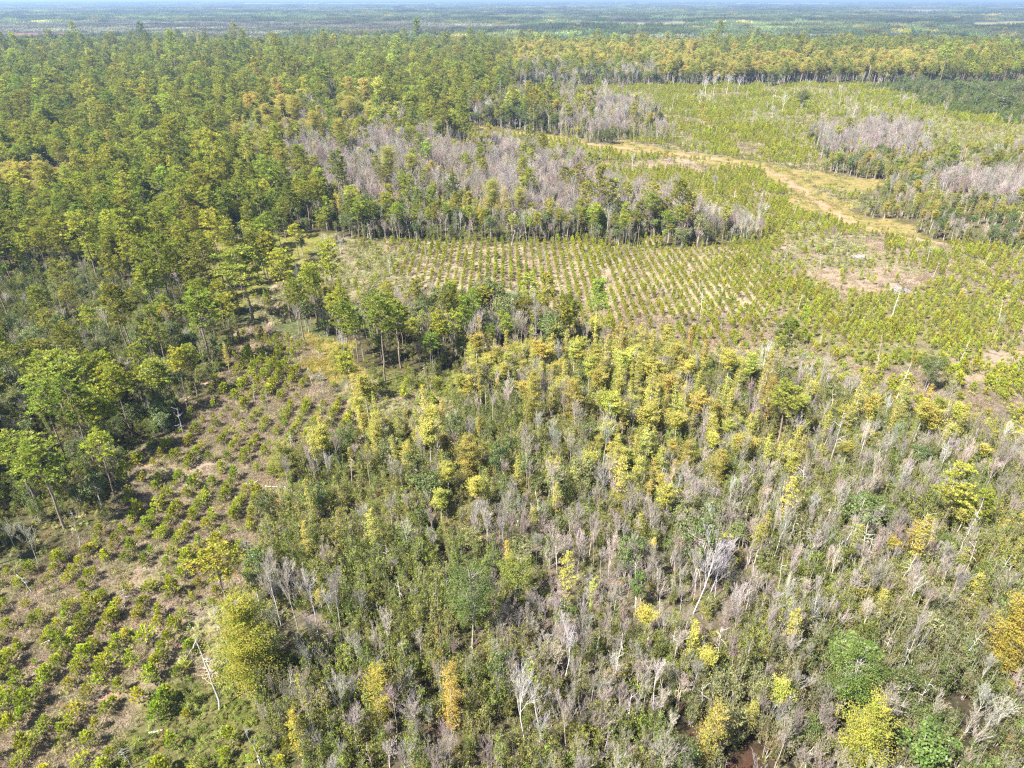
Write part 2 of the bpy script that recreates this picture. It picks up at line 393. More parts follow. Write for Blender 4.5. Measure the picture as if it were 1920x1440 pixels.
# ------------------------------------------------------------------ land cover, drawn where it lies on the ground
ZONES = [
 ('F', [(-600, -20), (2600, -20), (2600, 1700), (-600, 1700)]),
 ('H', [(-600, 56), (640, 44), (980, 52), (980, 66), (600, 70), (-600, 84)]),
 ('V', [(-600, 63), (100, 61), (210, 66), (180, 72), (100, 76), (-600, 78)]),
 ('W', [(1145, 42), (1290, 40), (1300, 54), (1150, 56)]),
 ('W', [(1790, 41), (2600, 36), (2600, 52), (1820, 53)]),
 ('W', [(430, 5), (840, 5.5), (830, 9), (450, 9)]), ('W', [(1330, 5), (1560, 5.5), (1560, 9), (1380, 9)]),
 ('W', [(960, 11), (1180, 11), (1180, 16), (960, 15)]), ('W', [(1620, 17), (1780, 18), (1780, 25), (1600, 24)]),
 ('P', [(-600, 96), (480, 84), (950, 92), (960, 165), (880, 236), (640, 440), (600, 440), (500, 440), (440, 520), (-600, 700)]),
 ('Y', [(950, 108), (1320, 98), (1320, 150), (950, 142)]),
 ('Y', [(1060, 132), (1840, 122), (1900, 158), (1240, 158)]),
 ('K', [(940, 142), (1245, 142), (1245, 159), (960, 159)]),
 ('P', [(1750, 140), (2600, 120), (2600, 240), (1900, 240), (1750, 165)]),
 ('T', [(950, 159), (1700, 159), (1750, 190), (1920, 230), (2600, 260), (2600, 560), (1500, 560), (640, 440), (880, 236)]),
 ('N', [(1640, 160), (2600, 150), (2600, 250), (1920, 236), (1720, 195)]),
 ('L', [(1390, 210), (1540, 218), (1560, 240), (1370, 232)]),
 ('L', [(1250, 236), (1300, 246), (1330, 290), (1250, 280)]),
 ('L', [(1540, 215), (1920, 235), (2600, 300), (2600, 330), (1560, 300), (1500, 250)]),
 ('K', [(882, 205), (1055, 198), (1065, 262), (885, 234)]),
 ('G', [(1045, 203), (1180, 203), (1245, 225), (1250, 268), (1062, 262)]),
 ('G', [(1545, 268), (1700, 250), (1750, 290), (1700, 305), (1570, 300)]),
 ('E', [(1570, 300), (2600, 290), (2600, 520), (1900, 468), (1640, 432), (1592, 388), (1655, 345), (1560, 322)]),
 ('G', [(1790, 350), (2600, 330), (2600, 420), (1800, 410)]),
 ('L', [(1500, 335), (1640, 345), (1640, 380), (1600, 392), (1660, 438), (1590, 425), (1520, 375)]),
 ('C', [(1440, 322), (1530, 348), (1600, 384), (1660, 424), (1780, 448), (1780, 462), (1700, 464), (1600, 442), (1530, 408), (1470, 366), (1440, 342)]),
 ('C', [(872, 231), (960, 241), (1100, 262), (1300, 286), (1500, 318), (1690, 346), (1700, 356), (1560, 352), (1520, 362), (1440, 326), (1300, 303), (1100, 277), (900, 245)]),
 ('Z', [(440, 245), (600, 210), (760, 240), (860, 300), (760, 400), (560, 385), (400, 310)]),
 ('Y', [(-600, 335), (120, 338), (200, 365), (170, 405), (-600, 412)]),
 ('Y', [(455, 235), (560, 228), (600, 255), (480, 275)]),
 ('Y', [(700, 330), (830, 335), (820, 365), (720, 360)]),
 ('M', [(560, 300), (880, 300), (1040, 335), (1180, 375), (1375, 420), (1395, 458), (1250, 462), (1050, 445), (640, 446)]),
 ('G', [(520, 290), (700, 276), (880, 284), (1040, 322), (1130, 372), (1250, 405), (1385, 425), (1385, 446), (1100, 428), (860, 410), (640, 418)]),
 ('K', [(600, 424), (1000, 430), (1250, 443), (1390, 448), (1395, 462), (1250, 466), (1050, 449), (620, 448)]),
 ('O', [(380, 440), (620, 440), (590, 480), (520, 520), (440, 600), (290, 560), (330, 470)]),
 ('L', [(600, 446), (770, 446), (740, 530), (640, 560), (600, 600), (520, 610), (500, 560), (560, 500)]),
 ('R', [(750, 446), (1250, 466), (1400, 460), (1460, 440), (1620, 436), (1900, 470), (2600, 540), (2600, 960), (1920, 840), (1750, 790), (1600, 740), (1300, 715), (1150, 655), (1000, 600), (620, 590), (640, 555), (730, 525)]),
 ('J', [(770, 447), (1250, 467), (1400, 462), (1500, 520), (1420, 590), (1250, 600), (1000, 565), (760, 520)]),
 ('T', [(1330, 345), (1480, 370), (1570, 430), (1480, 470), (1400, 460), (1370, 410)]),
 ('T', [(1440, 515), (1860, 560), (1860, 640), (1700, 690), (1470, 650)]),
 ('B', [(1460, 450), (1640, 452), (1740, 545), (1590, 560), (1500, 505)]),
 ('L', [(1250, 640), (1500, 665), (1640, 700), (1600, 735), (1290, 712)]),
 ('Q', [(-600, 540), (60, 520), (430, 560), (470, 600), (385, 700), (300, 765), (215, 890), (90, 1010), (-60, 1070), (-600, 1220)]),
 ('M', [(590, 590), (1000, 606), (1150, 660), (1300, 715), (1600, 742), (1750, 790), (1920, 840), (2600, 960), (2600, 1200), (1350, 1000), (500, 1100), (480, 900), (600, 830), (650, 700)]),
 ('K', [(600, 600), (820, 604), (1000, 620), (1130, 668), (1090, 700), (960, 688), (810, 698), (640, 690)]),
 ('U', [(640, 690), (900, 692), (870, 745), (690, 722)]),
 ('R', [(470, 596), (570, 640), (600, 700), (645, 800), (570, 860), (505, 960), (490, 1080), (430, 1160), (420, 1300), (300, 1480), (-100, 1800), (-600, 1800), (-600, 1230), (-100, 1110), (30, 1060), (140, 985), (250, 870), (330, 760), (405, 690)]),
 ('A', [(555, 622), (620, 640), (672, 700), (610, 712), (560, 665)]),
 ('L', [(640, 705), (860, 748), (840, 800), (700, 800), (640, 765)]),
 ('L', [(370, 1120), (450, 1130), (450, 1260), (370, 1260)]),
 ('S', [(500, 1080), (900, 1000), (1350, 905), (1600, 850), (2600, 900), (2600, 1800), (420, 1800), (470, 1180)]),
 ('G', [(490, 1130), (680, 1140), (670, 1230), (500, 1215)]),
 ('G', [(980, 980), (1420, 1000), (1420, 1190), (900, 1170)]),
 ('G', [(1560, 1010), (1810, 1000), (1760, 1110), (1600, 1100)]),
 ('D', [(1200, 1290), (1500, 1230), (2600, 1150), (2600, 1800), (1200, 1800)]),
 ('U', [(240, 1380), (340, 1270), (430, 1300), (540, 1330), (540, 1800), (100, 1800)]),
 ('X', [(1248, 1345), (1300, 1335), (1300, 1460), (1260, 1450)]),
 ('X', [(1335, 1400), (1420, 1380), (1450, 1440), (1460, 1560), (1330, 1560)]),
]
X0, X1, Y0, Y1, ST = -600, 2520, -8, 1700, 2
gx, gy = np.meshgrid(np.arange(X0, X1, ST) + .5, np.arange(Y0, Y1, ST) + .5)
ZC = sorted({z[0] for z in ZONES}); ZI = {c: i for i, c in enumerate(ZC)}
zmap = np.zeros(gx.shape, np.int8)
def inside(poly, x, y):
    r = np.zeros(x.shape, bool); n = len(poly)
    for i in range(n):
        xa, ya = poly[i]; xb, yb = poly[(i + 1) % n]
        if ya == yb: continue
        c = ((ya > y) != (yb > y)) & (x < (xb - xa) * (y - ya) / (yb - ya) + xa); r ^= c
    return r
for c, poly in ZONES: zmap[inside(poly, gx, gy)] = ZI[c]
def vnoise(x, y, scale, seed):
    r = np.random.default_rng(seed); T = r.random((256, 256)); x = np.asarray(x) / scale; y = np.asarray(y) / scale
    xi = np.floor(x).astype(int); yi = np.floor(y).astype(int); fx = x - xi; fy = y - yi
    fx = fx * fx * (3 - 2 * fx); fy = fy * fy * (3 - 2 * fy); g = lambda a, b: T[a % 256, b % 256]
    return (g(xi, yi) * (1 - fx) + g(xi + 1, yi) * fx) * (1 - fy) + (g(xi, yi + 1) * (1 - fx) + g(xi + 1, yi + 1) * fx) * fy
def zone(x, y, soft=1.0):
    """land cover code at a ground point, with ragged borders"""
    d = np.hypot(x, y)
    f = np.clip(d / 350, .8, 2.4)
    jx = (vnoise(x, y, 26, 7) - .5) * 22 * f + (vnoise(x, y, 9, 1) - .5) * 9 + (vnoise(x, y, 3, 2) - .5) * 4; jy = (vnoise(x, y, 26, 8) - .5) * 26 * f + (vnoise(x, y, 9, 3) - .5) * 9 + (vnoise(x, y, 3, 4) - .5) * 4
    px, py, dp = project(x + jx * soft, y + jy * soft)
    i = np.clip(((px - X0) / ST).astype(int), 0, gx.shape[1] - 1); j = np.clip(((py - Y0) / ST).astype(int), 0, gx.shape[0] - 1)
    z = zmap[j, i]; q = vnoise(x, y, 42, 91) * .65 + vnoise(x, y, 14, 92) * .35
    z = np.where((z == ZI['T']) & (y > 380) & (q > .60) & (x > 60), ZI['L'], z)
    z = np.where((z == ZI['T']) & (y > 380) & (q < .27) & (x > 60), ZI['B'], z)
    z = np.where((z == ZI['R']) & (y > 235) & (q > .66), ZI['L'], z); z = np.where((z == ZI['B']) & (q > .55), ZI['L'], z)
    return z
# plants per 100 square metres
DENS = {
 'P': dict(pine=2.2, broad=.9, bush=3, shrub=1), 'O': dict(pine=.75, bush=5, broad=.25, tuft=4), 'Q': dict(pine=.62, broad=2.4, shrub=8, bare=.6, bush=14),
 'Y': dict(cyp=3.0, pine=.35, shrub=.8), 'Z': dict(pine=.7, cyp=1.5, bare=1.8, broad=.35, bush=1), 'G': dict(bare=11, shrub=7, cyp=1.0, broad=.6, bush=6, snag=.8, pine=.12),
 'M': dict(snag=.4, cyp=3.0, shrub=13, bare=1.7, broad=.35, bush=14), 'K': dict(snag=.5, broad=1.6, pine=1.0, bare=2.2, shrub=3, cyp=.3, bush=1.5),
 'S': dict(shrub=21, bare=6.5, cyp=.22, broad=.2, bush=12, snag=1.1), 'D': dict(snag=.4, shrub=17, broad=1.4, bare=4.5, cyp=.25, bush=10),
 'R': dict(young=.56, bush=4.5, tuft=60, snag=.1), 'J': dict(snag=.04, young=.93, bush=.5, tuft=16), 'T': dict(snag=.07, young=.95, bush=2.5, tuft=6), 'N': dict(young=1.0, broad=.5, shrub=1),
 'L': dict(young=.2, bush=18, tuft=12, bare=.15, shrub=.3), 'B': dict(young=.10, bush=1.2, tuft=14), 'E': dict(snag=.3, cyp=2.0, bare=2.6, shrub=4, broad=.7, bush=1),
 'U': dict(bush=30, shrub=1.2, young=.3, tuft=3), 'C': dict(bush=1.8, tuft=7), 'A': dict(tuft=60, bush=3), 'X': dict(bush=.1), 'W': dict(), 'V': dict(bush=.3),
 'F': dict(pine=1.5, broad=1.2, bare=.7, cyp=.25), 'H': dict(bare=2.5, pine=.5, broad=.4),
}
# colour of the leaves in each kind of cover: (mean, second colour, share of the second)
TINT = {
 'pine': ((.33, .315, .055), (.23, .26, .055), .35), 'young': ((.40, .40, .055), (.26, .33, .05), .2), 'cyp': ((.42, .365, .09), (.47, .34, .085), .22),
 'broad': ((.12, .15, .045), (.19, .185, .075), .4), 'shrub': ((.235, .225, .065), (.17, .19, .045), .5), 'bare': ((.34, .315, .285), (.46, .43, .40), .45),
 'bush': ((.25, .26, .07), (.29, .265, .12), .35), 'tuft': ((.30, .225, .185), (.31, .26, .17), .3), 'snag': ((.62, .6, .57), (.5, .47, .44), .4),
}
ZTINT = {('bush', 'R'): ((.32, .29, .12), (.25, .25, .08), .4), ('bush', 'C'): ((.3, .28, .09), (.24, .25, .07), .4), ('tuft', 'C'): ((.28, .24, .10), (.25, .24, .09), .4), ('pine', 'Q'): ((.26, .265, .055), (.31, .30, .05), .5), ('broad', 'Q'): ((.18, .19, .085), (.13, .155, .05), .45), ('bush', 'L'): ((.31, .31, .14), (.33, .30, .18), .4),
 ('bush', 'O'): ((.33, .34, .05), (.25, .29, .05), .4), ('cyp', 'Y'): ((.46, .36, .09), (.38, .33, .09), .5), ('cyp', 'Z'): ((.42, .36, .10), (.33, .33, .09), .5), ('cyp', 'E'): ((.38, .32, .065), (.28, .28, .07), .4),
 ('cyp', 'K'): ((.33, .30, .07), (.25, .28, .06), .5), ('shrub', 'D'): ((.195, .18, .085), (.14, .16, .055), .5), ('tuft', 'A'): ((.33, .26, .08), (.36, .25, .11), .4),
 ('bush', 'U'): ((.21, .24, .045), (.18, .21, .05), .5), ('shrub', 'M'): ((.26, .24, .07), (.19, .21, .05), .5), ('bare', 'G'): ((.41, .375, .355), (.31, .285, .255), .4),
 ('young', 'N'): ((.21, .25, .065), (.17, .22, .06), .5), ('bush', 'B'): ((.27, .23, .12), (.22, .22, .09), .4), ('bush', 'S'): ((.21, .205, .08), (.25, .21, .12), .4), ('bush', 'D'): ((.16, .17, .06), (.2, .17, .1), .4)}
NEAR, MID, FAR = 700., 1800., 17000.
def add(kind, x, y, sxy, sz, tint=None, z=None, variant=None):
    x = np.atleast_1d(x); n = len(x); k = K[kind]
    if tint is None:
        tint = np.zeros((n, 3))
        for c in (np.unique(z) if z is not None else [0]):
            m = (z == c) if z is not None else np.ones(n, bool)
            a, b, s = ZTINT.get((kind, ZC[c]), TINT[kind]) if z is not None else TINT[kind]
            a = np.array(a); b = np.array(b); clump = vnoise(x[m], y[m], 13, 5) * .6 + rng.random(m.sum()) * .4
            f = np.clip((clump - (1 - s) + .12) / .24, 0, 1)[:, None]; t = a * (1 - f) + b * f
            t = t * np.exp(rng.normal(size=(m.sum(), 1)) * {'pine': .2, 'tuft': .3, 'bush': .2, 'broad': .12, 'cyp': .12}.get(kind, .15)) * np.exp(rng.normal(size=(m.sum(), 3)) * .05); tint[m] = t
    row = np.zeros((n, 10)); row[:, 0] = x; row[:, 1] = y; row[:, 2] = rng.uniform(0, 6.28, n); row[:, 3] = sxy; row[:, 4] = sz
    row[:, 5] = rng.integers(0, k.n, n) if variant is None else variant; row[:, 6:9] = tint; row[:, 9] = (z if z is not None else -1)
    k.items.append(row)
ZSCALE = {'cyp': {'Y': 1.4, 'Z': 1.4, 'K': 1.15, 'E': 1.0}, 'bare': {'Z': 1.4, 'K': 1.35, 'M': 1.1}, 'pine': {'K': .85}, 'broad': {'K': 1.25, 'P': 1.1}, 'shrub': {'S': .98, 'D': 1.0, 'M': .85, 'G': .8, 'L': .5}}
def field(kind, dmin, dmax, cell, boost=1.0, scale=1.0, seed=0):
    """jittered grid over the visible wedge, thinned by the land cover"""
    W = dmax * 1.0 + 60
    xs = np.arange(-W, W, cell); ys = np.arange(18, dmax, cell)
    X, Y = np.meshgrid(xs, ys); X = X.ravel(); Y = Y.ravel()
    keep = (np.abs(X) < Y * .98 + 62) & (np.hypot(X, Y) < dmax * 1.12) & (Y >= dmin)
    X = X[keep]; Y = Y[keep]; X = X + rng.uniform(-.5, .5, len(X)) * cell; Y = Y + rng.uniform(-.5, .5, len(Y)) * cell
    zz = zone(X, Y, 1 if kind != 'tuft' else .6)
    d = np.array([DENS[c].get(kind, 0) for c in ZC])[zz] * boost
    cl = vnoise(X, Y, 14 * (1 if dmax < 700 else 3), hash_id[kind]); cl2 = vnoise(X, Y, 45, hash_id[kind] + 50)
    amp = {'pine': .5, 'young': .3, 'tuft': .5, 'bush': .6, 'shrub': .45, 'bare': .8}.get(kind, 1.0)
    p = d * cell * cell / 100 * np.clip(1 + amp * ((cl - .5) * 2.6 + (cl2 - .5) * 1.4), .05, 3)
    k = rng.random(len(X)) < p
    X, Y, zz = X[k], Y[k], zz[k]; n = len(X)
    zs = np.ones(n)
    for c, f in ZSCALE.get(kind, {}).items(): zs[zz == ZI[c]] = f
    if kind == 'bare': zs = np.where((zz == ZI['G']) & (Y > 220), 1.35, zs)
    if kind == 'broad': zs = np.where((zz == ZI['Q']), .85, zs)
    s = scale * zs * np.exp(rng.normal(size=n) * (.22 if kind == 'pine' else .16)); sz = s * np.exp(rng.normal(size=n) * .12)
    if kind in ('shrub', 'bare', 'snag'): sz = np.where(np.isin(zz, [ZI['S'], ZI['D'], ZI['M']]), sz * 1.15, sz)
    if kind == 'cyp': sz = np.where(zz == ZI['M'], sz * 1.12, sz); s = np.where(zz == ZI['M'], s * 1.15, s)
    add(kind, X, Y, s, sz, None, zz)
    if kind == 'cyp':
        it = K[kind].items[-1]; flat = np.isin(zz, [ZI['Y'], ZI['Z'], ZI['K']]) | (rng.random(n) < .35)
        it[:, 5] = np.where(flat, 7 + it[:, 5] % 5, it[:, 5] % 7)
hash_id = {'pine': 11, 'young': 12, 'cyp': 13, 'broad': 14, 'shrub': 15, 'bare': 16, 'bush': 17, 'tuft': 18, 'snag': 19}
field('pine', 18, NEAR, 4.2)
field('pine', NEAR, MID, 6.5, .62, 1.22)
field('broad', 18, NEAR, 4.0); field('broad', NEAR, MID, 7, .55, 1.3)
field('shrub', 18, 400, 2.1); field('shrub', 400, NEAR, 3.2, .7, 1.15); field('shrub', NEAR, MID, 6, .16, 1.6)
field('bare', 18, 400, 2.8, 1.0, .8); field('bare', 400, NEAR, 3.4, .6, 1.0); field('bare', NEAR, MID, 6, .5, 1.25)
field('snag', 18, NEAR, 3.5, 1, .75); field('snag', NEAR, 1100, 6, .8, 1.1)
field('cyp', 18, NEAR, 4.0, 1, .82); field('cyp', NEAR, MID, 5, .8, 1.3)
field('bush', 18, 450, 1.9); field('bush', 450, 1000, 4.5, .3, 1.7)
field('tuft', 18, 230, 1.15, 1.9, 1.2); field('tuft', 230, 420, 1.9, .8, 1.6); field('tuft', 420, 800, 3.6, .35, 2.6); 
# planted rows of young pines, all running away from the viewer
def rows(spacing, step, near_left):
    xs = np.arange(-1200, 1400, spacing); ys = np.arange(40, 1450, step)
    X, Y = np.meshgrid(xs, ys); k = ((Y < 225) & (X < 20)) == near_left; X = X[k]; Y = Y[k]; X = X + rng.normal(size=X.shape) * .2 + np.sin(Y / 37) * .8; Y = Y + rng.normal(size=Y.shape) * .4
    X = X.ravel(); Y = Y.ravel(); k = np.abs(X) < Y * .98 + 62; X = X[k]; Y = Y[k]; zz = zone(X, Y)
    p = np.array([DENS[c].get('young', 0) for c in ZC])[zz] * (1 + (vnoise(X, Y, 11, 31) - .5) * 1.5)
    p = np.where(Y > 520, p * .62, p)
    k = rng.random(len(X)) < p; X, Y, zz = X[k], Y[k], zz[k]; n = len(X)
    s = np.exp(rng.normal(size=n) * .20) * (.82 + .35 * vnoise(X, Y, 20, 33)); s = np.where(zz == ZI['N'], s * 1.25, s)
    s = np.where(Y > 520, s * 1.15, s); s = np.where(zz == ZI['J'], s * .86, s); s = np.where(Y < 220, s * 1.12, s)
    wide = np.where(Y < 225, .98, .75)
    add('young', X, Y, s * wide, s * np.exp(rng.normal(size=n) * .1) * np.where(Y < 205, .85, 1.05), None, zz)
rows(3.7, 1.8, False); rows(5.0, 1.75, True)
# the woods far off
def far(d0, d1, cell, S0):
    ys = [];
    W = d1 * 1.0
    X, Y = np.meshgrid(np.arange(-W, W, cell), np.arange(d0, d1, cell)); X = X.ravel(); Y = Y.ravel(); k = np.abs(X) < Y * .95 + 100
    X = X[k] + rng.uniform(-.3, .3, k.sum()) * cell; Y = Y[k] + rng.uniform(-.3, .3, k.sum()) * cell
    zz = zone(X, Y, 0); wood = ~np.isin(zz, [ZI['W'], ZI['V']])
    # clearings and fields among the distant woods
    cl = vnoise(X + Y * .2, Y, 420, 41) * .7 + vnoise(X, Y, 160, 42) * .3
    wood &= (cl < .74) | (Y < 3300) & (cl < .9)
    X, Y, zz = X[wood], Y[wood], zz[wood]
    grey = (vnoise(X * .6, Y, 260, 43) * .6 + vnoise(X * .7, Y, 110, 45) * .4 > .60) | (zz == ZI['H'])
    for kn, m in (('farwood', ~grey), ('fargrey', grey)):
        n = m.sum(); t = vnoise(X[m], Y[m], 170, 44)[:, None]
        if kn == 'farwood': tint = np.array([.085, .12, .055]) * (1 - t) + np.array([.14, .15, .07]) * t
        else: tint = np.array([.19, .16, .14]) * (1 - t) + np.array([.15, .15, .11]) * t
        yl = (rng.random(n) < .06)[:, None]; tint = np.where(yl & (kn == 'farwood'), np.array([.25, .2, .06]), tint)
        tint = tint * np.exp(rng.normal(size=(n, 1)) * .2 + ((vnoise(X[m] * .35, Y[m], 90, 48) - .5) * 1.3 + (vnoise(X[m] * .3, Y[m], 330, 49) - .5) * 1.0)[:, None])
        add(kn, X[m], Y[m], np.full(n, S0), np.exp(rng.normal(size=n) * .15), tint, None)
far(MID, 4800, 56, 1.0)
far(4800, FAR, 120, 2.1)

# ------------------------------------------------------------------ ground
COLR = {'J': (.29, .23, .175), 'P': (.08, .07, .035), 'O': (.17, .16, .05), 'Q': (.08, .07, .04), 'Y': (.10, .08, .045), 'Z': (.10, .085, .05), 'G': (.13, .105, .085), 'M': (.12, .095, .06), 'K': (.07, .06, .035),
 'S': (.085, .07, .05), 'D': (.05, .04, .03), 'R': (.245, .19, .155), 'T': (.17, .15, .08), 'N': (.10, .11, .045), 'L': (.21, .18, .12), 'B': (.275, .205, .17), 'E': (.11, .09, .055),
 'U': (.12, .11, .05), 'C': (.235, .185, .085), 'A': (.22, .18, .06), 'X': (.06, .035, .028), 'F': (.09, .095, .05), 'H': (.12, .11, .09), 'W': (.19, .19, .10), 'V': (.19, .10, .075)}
def make_ground():
    dist = np.concatenate([[-3000, -600, -100, -20], np.arange(0, 300, 2.2), 300 * 1.009 ** np.arange(1, 330)]); dist = np.concatenate([dist, np.geomspace(dist[-1] * 1.1, 60000, 25)])
    U = np.linspace(-1, 1, 281)
    D, Ug = np.meshgrid(dist, U, indexing='ij'); halfw = np.where(D < 0, 3000, np.maximum(D * 1.25, 260)); X = Ug * halfw
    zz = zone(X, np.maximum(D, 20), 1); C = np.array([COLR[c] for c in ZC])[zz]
    far_m = (D > 4200); cl = vnoise(X + D * .2, D, 420, 41) * .7 + vnoise(X, D, 160, 42) * .3
    fld = (D > MID) & (cl >= .74) & (zz == ZI['F']); C[fld] = np.array([.13, .135, .075]) + (vnoise(X[fld], D[fld], 300, 47)[:, None] - .5) * np.array([.10, .07, .04])
    n0, n1 = D.shape; V = np.stack([X, D, np.zeros_like(X)], -1).reshape(-1, 3)
    i, j = np.meshgrid(np.arange(n0 - 1), np.arange(n1 - 1), indexing='ij'); a = (i * n1 + j).ravel(); F = np.stack([a, a + 1, a + n1 + 1, a + n1], -1)
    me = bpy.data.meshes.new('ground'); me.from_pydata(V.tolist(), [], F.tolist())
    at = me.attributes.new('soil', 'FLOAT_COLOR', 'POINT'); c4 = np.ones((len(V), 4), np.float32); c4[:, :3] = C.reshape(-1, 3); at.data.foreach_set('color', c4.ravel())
    m, nt = new_mat('soil_and_litter'); L = nt.links
    out = node(nt, 'ShaderNodeOutputMaterial'); dif = node(nt, 'ShaderNodeBsdfDiffuse')
    so = node(nt, 'ShaderNodeAttribute', attribute_type='GEOMETRY', attribute_name='soil'); tc = node(nt, 'ShaderNodeTexCoord')
    n1_ = node(nt, 'ShaderNodeTexNoise'); n1_.inputs['Scale'].default_value = .9; n1_.inputs['Detail'].default_value = 9; n1_.inputs['Roughness'].default_value = .72
    n2_ = node(nt, 'ShaderNodeTexNoise'); n2_.inputs['Scale'].default_value = .12; n2_.inputs['Detail'].default_value = 5
    for n_ in (n1_, n2_): L.new(tc.outputs['Object'], n_.inputs['Vector'])
    r1 = node(nt, 'ShaderNodeMapRange'); r1.inputs['From Min'].default_value = .3; r1.inputs['From Max'].default_value = .7; r1.inputs['To Min'].default_value = .55; r1.inputs['To Max'].default_value = 1.4
    L.new(n1_.outputs[0], r1.inputs['Value'])
    sc_ = node(nt, 'ShaderNodeVectorMath', operation='SCALE'); L.new(so.outputs['Color'], sc_.inputs[0]); L.new(r1.outputs[0], sc_.inputs['Scale'])
    mx = node(nt, 'ShaderNodeMix', data_type='RGBA', blend_type='MULTIPLY'); r2 = node(nt, 'ShaderNodeMapRange'); r2.inputs['From Min'].default_value = .42; r2.inputs['From Max'].default_value = .62
    L.new(n2_.outputs[0], r2.inputs['Value']); L.new(r2.outputs[0], mx.inputs['Factor']); L.new(sc_.outputs[0], mx.inputs['A']); mx.inputs['B'].default_value = (.86, .96, .7, 1)
    n3_ = node(nt, 'ShaderNodeTexNoise'); n3_.inputs['Scale'].default_value = .33; n3_.inputs['Detail'].default_value = 6; n3_.inputs['Roughness'].default_value = .65; n3_.inputs['Distortion'].default_value = .8
    L.new(tc.outputs['Object'], n3_.inputs['Vector'])
    m3 = node(nt, 'ShaderNodeMix', data_type='RGBA', blend_type='MULTIPLY'); r3 = node(nt, 'ShaderNodeMapRange'); r3.inputs['From Min'].default_value = .50; r3.inputs['From Max'].default_value = .60
    L.new(n3_.outputs[0], r3.inputs['Value']); L.new(r3.outputs[0], m3.inputs['Factor']); L.new(mx.outputs['Result'], m3.inputs['A']); m3.inputs['B'].default_value = (.62, .66, .58, 1)
    m4 = node(nt, 'ShaderNodeMix', data_type='RGBA', blend_type='MULTIPLY'); r4 = node(nt, 'ShaderNodeMapRange'); r4.inputs['From Min'].default_value = .44; r4.inputs['From Max'].default_value = .36
    L.new(n3_.outputs[0], r4.inputs['Value']); L.new(r4.outputs[0], m4.inputs['Factor']); L.new(m3.outputs['Result'], m4.inputs['A']); m4.inputs['B'].default_value = (1.12, .86, .74, 1)
    mx = m4
    bp = node(nt, 'ShaderNodeBump'); bp.inputs['Strength'].default_value = .9; bp.inputs['Distance'].default_value = .35; L.new(n1_.outputs[0], bp.inputs['Height'])
    L.new(bp.outputs[0], dif.inputs['Normal']); L.new(mx.outputs['Result'], dif.inputs[0]); L.new(dif.outputs[0], out.inputs[0])
    me.materials.append(m); o = bpy.data.objects.new('ground', me); COL.objects.link(o); o['kind'] = 'structure'
make_ground()
def track(name, pts, widths, colour, z, seed):
    """a strip of bare earth along a line of picture points"""
    p = np.array(pts, float); t = np.linspace(0, len(p) - 1, len(p) * 24); ix = np.arange(len(p))
    px = np.interp(t, ix, p[:, 0]); py = np.interp(t, ix, p[:, 1]); w = np.interp(t, ix, widths); X, Y = ground(px, py)
    ker = np.ones(15) / 15
    Xs = np.convolve(np.pad(X, 7, 'edge'), ker, 'valid'); Ys = np.convolve(np.pad(Y, 7, 'edge'), ker, 'valid')
    dx, dy = np.gradient(Xs), np.gradient(Ys); l = np.hypot(dx, dy) + 1e-9; nx, ny = -dy / l, dx / l
    r = np.random.default_rng(seed); V = []; n = len(Xs); cols = 7
    wl = w * (1 + (vnoise(Xs, Ys, 4, seed) - .5) * .9); wr = w * (1 + (vnoise(Xs, Ys, 4, seed + 1) - .5) * .9)
    for k in range(cols):
        u = k / (cols - 1) * 2 - 1; ww = np.where(u < 0, wl, wr) * u * .5; V.append(np.stack([Xs + nx * ww, Ys + ny * ww, np.full(n, z)], -1))
    V = np.stack(V, 1).reshape(-1, 3); i, j = np.meshgrid(np.arange(n - 1), np.arange(cols - 1), indexing='ij'); a = (i * cols + j).ravel(); F = np.stack([a, a + 1, a + cols + 1, a + cols], -1)
    me = bpy.data.meshes.new(name); me.from_pydata(V.tolist(), [], F.tolist())
    m, nt = new_mat(name + '_earth'); L = nt.links; out = node(nt, 'ShaderNodeOutputMaterial'); dif = node(nt, 'ShaderNodeBsdfDiffuse'); tc = node(nt, 'ShaderNodeTexCoord')
    nz = node(nt, 'ShaderNodeTexNoise'); nz.inputs['Scale'].default_value = .35; nz.inputs['Detail'].default_value = 8; nz.inputs['Roughness'].default_value = .7; L.new(tc.outputs['Object'], nz.inputs['Vector'])
    cr = node(nt, 'ShaderNodeValToRGB'); e = cr.color_ramp.elements; e[0].position = .30; e[0].color = (.19, .17, .07, 1); e[1].position = .44; e[1].color = (*colour, 1)
    el = cr.color_ramp.elements.new(.42); el.color = tuple(.5 * (q + w_) for q, w_ in zip((.24, .19, .1), colour)) + (1,)
    L.new(nz.outputs[0], cr.inputs[0]); L.new(cr.outputs[0], dif.inputs[0]); L.new(dif.outputs[0], out.inputs[0]); me.materials.append(m)
    o = bpy.data.objects.new(name, me); COL.objects.link(o); o['kind'] = 'structure'
track('dirt_road', [(890, 237), (960, 246), (1060, 264), (1180, 279), (1300, 293), (1400, 306), (1455, 326), (1500, 356), (1555, 393), (1610, 425), (1700, 447), (1800, 462), (1900, 478)], [5, 6, 7, 8, 9, 8, 7, 8, 8, 8, 7, 5, 3], (.29, .19, .12), .03, 61)
track('dirt_path', [(1288, 178), (1305, 188), (1318, 205), (1320, 228), (1340, 248), (1360, 262)], [9, 12, 12, 9, 6, 4], (.36, .23, .16), .03, 63)
track('sandy_path', [(585, 505), (545, 520), (520, 532), (505, 548), (520, 580), (505, 610), (470, 655), (440, 690), (360, 735), (330, 760)], [2.5, 3, 3, 2.5, 2, 2, 2.5, 2.2, 2.5, 2], (.29, .21, .165), .03, 65)

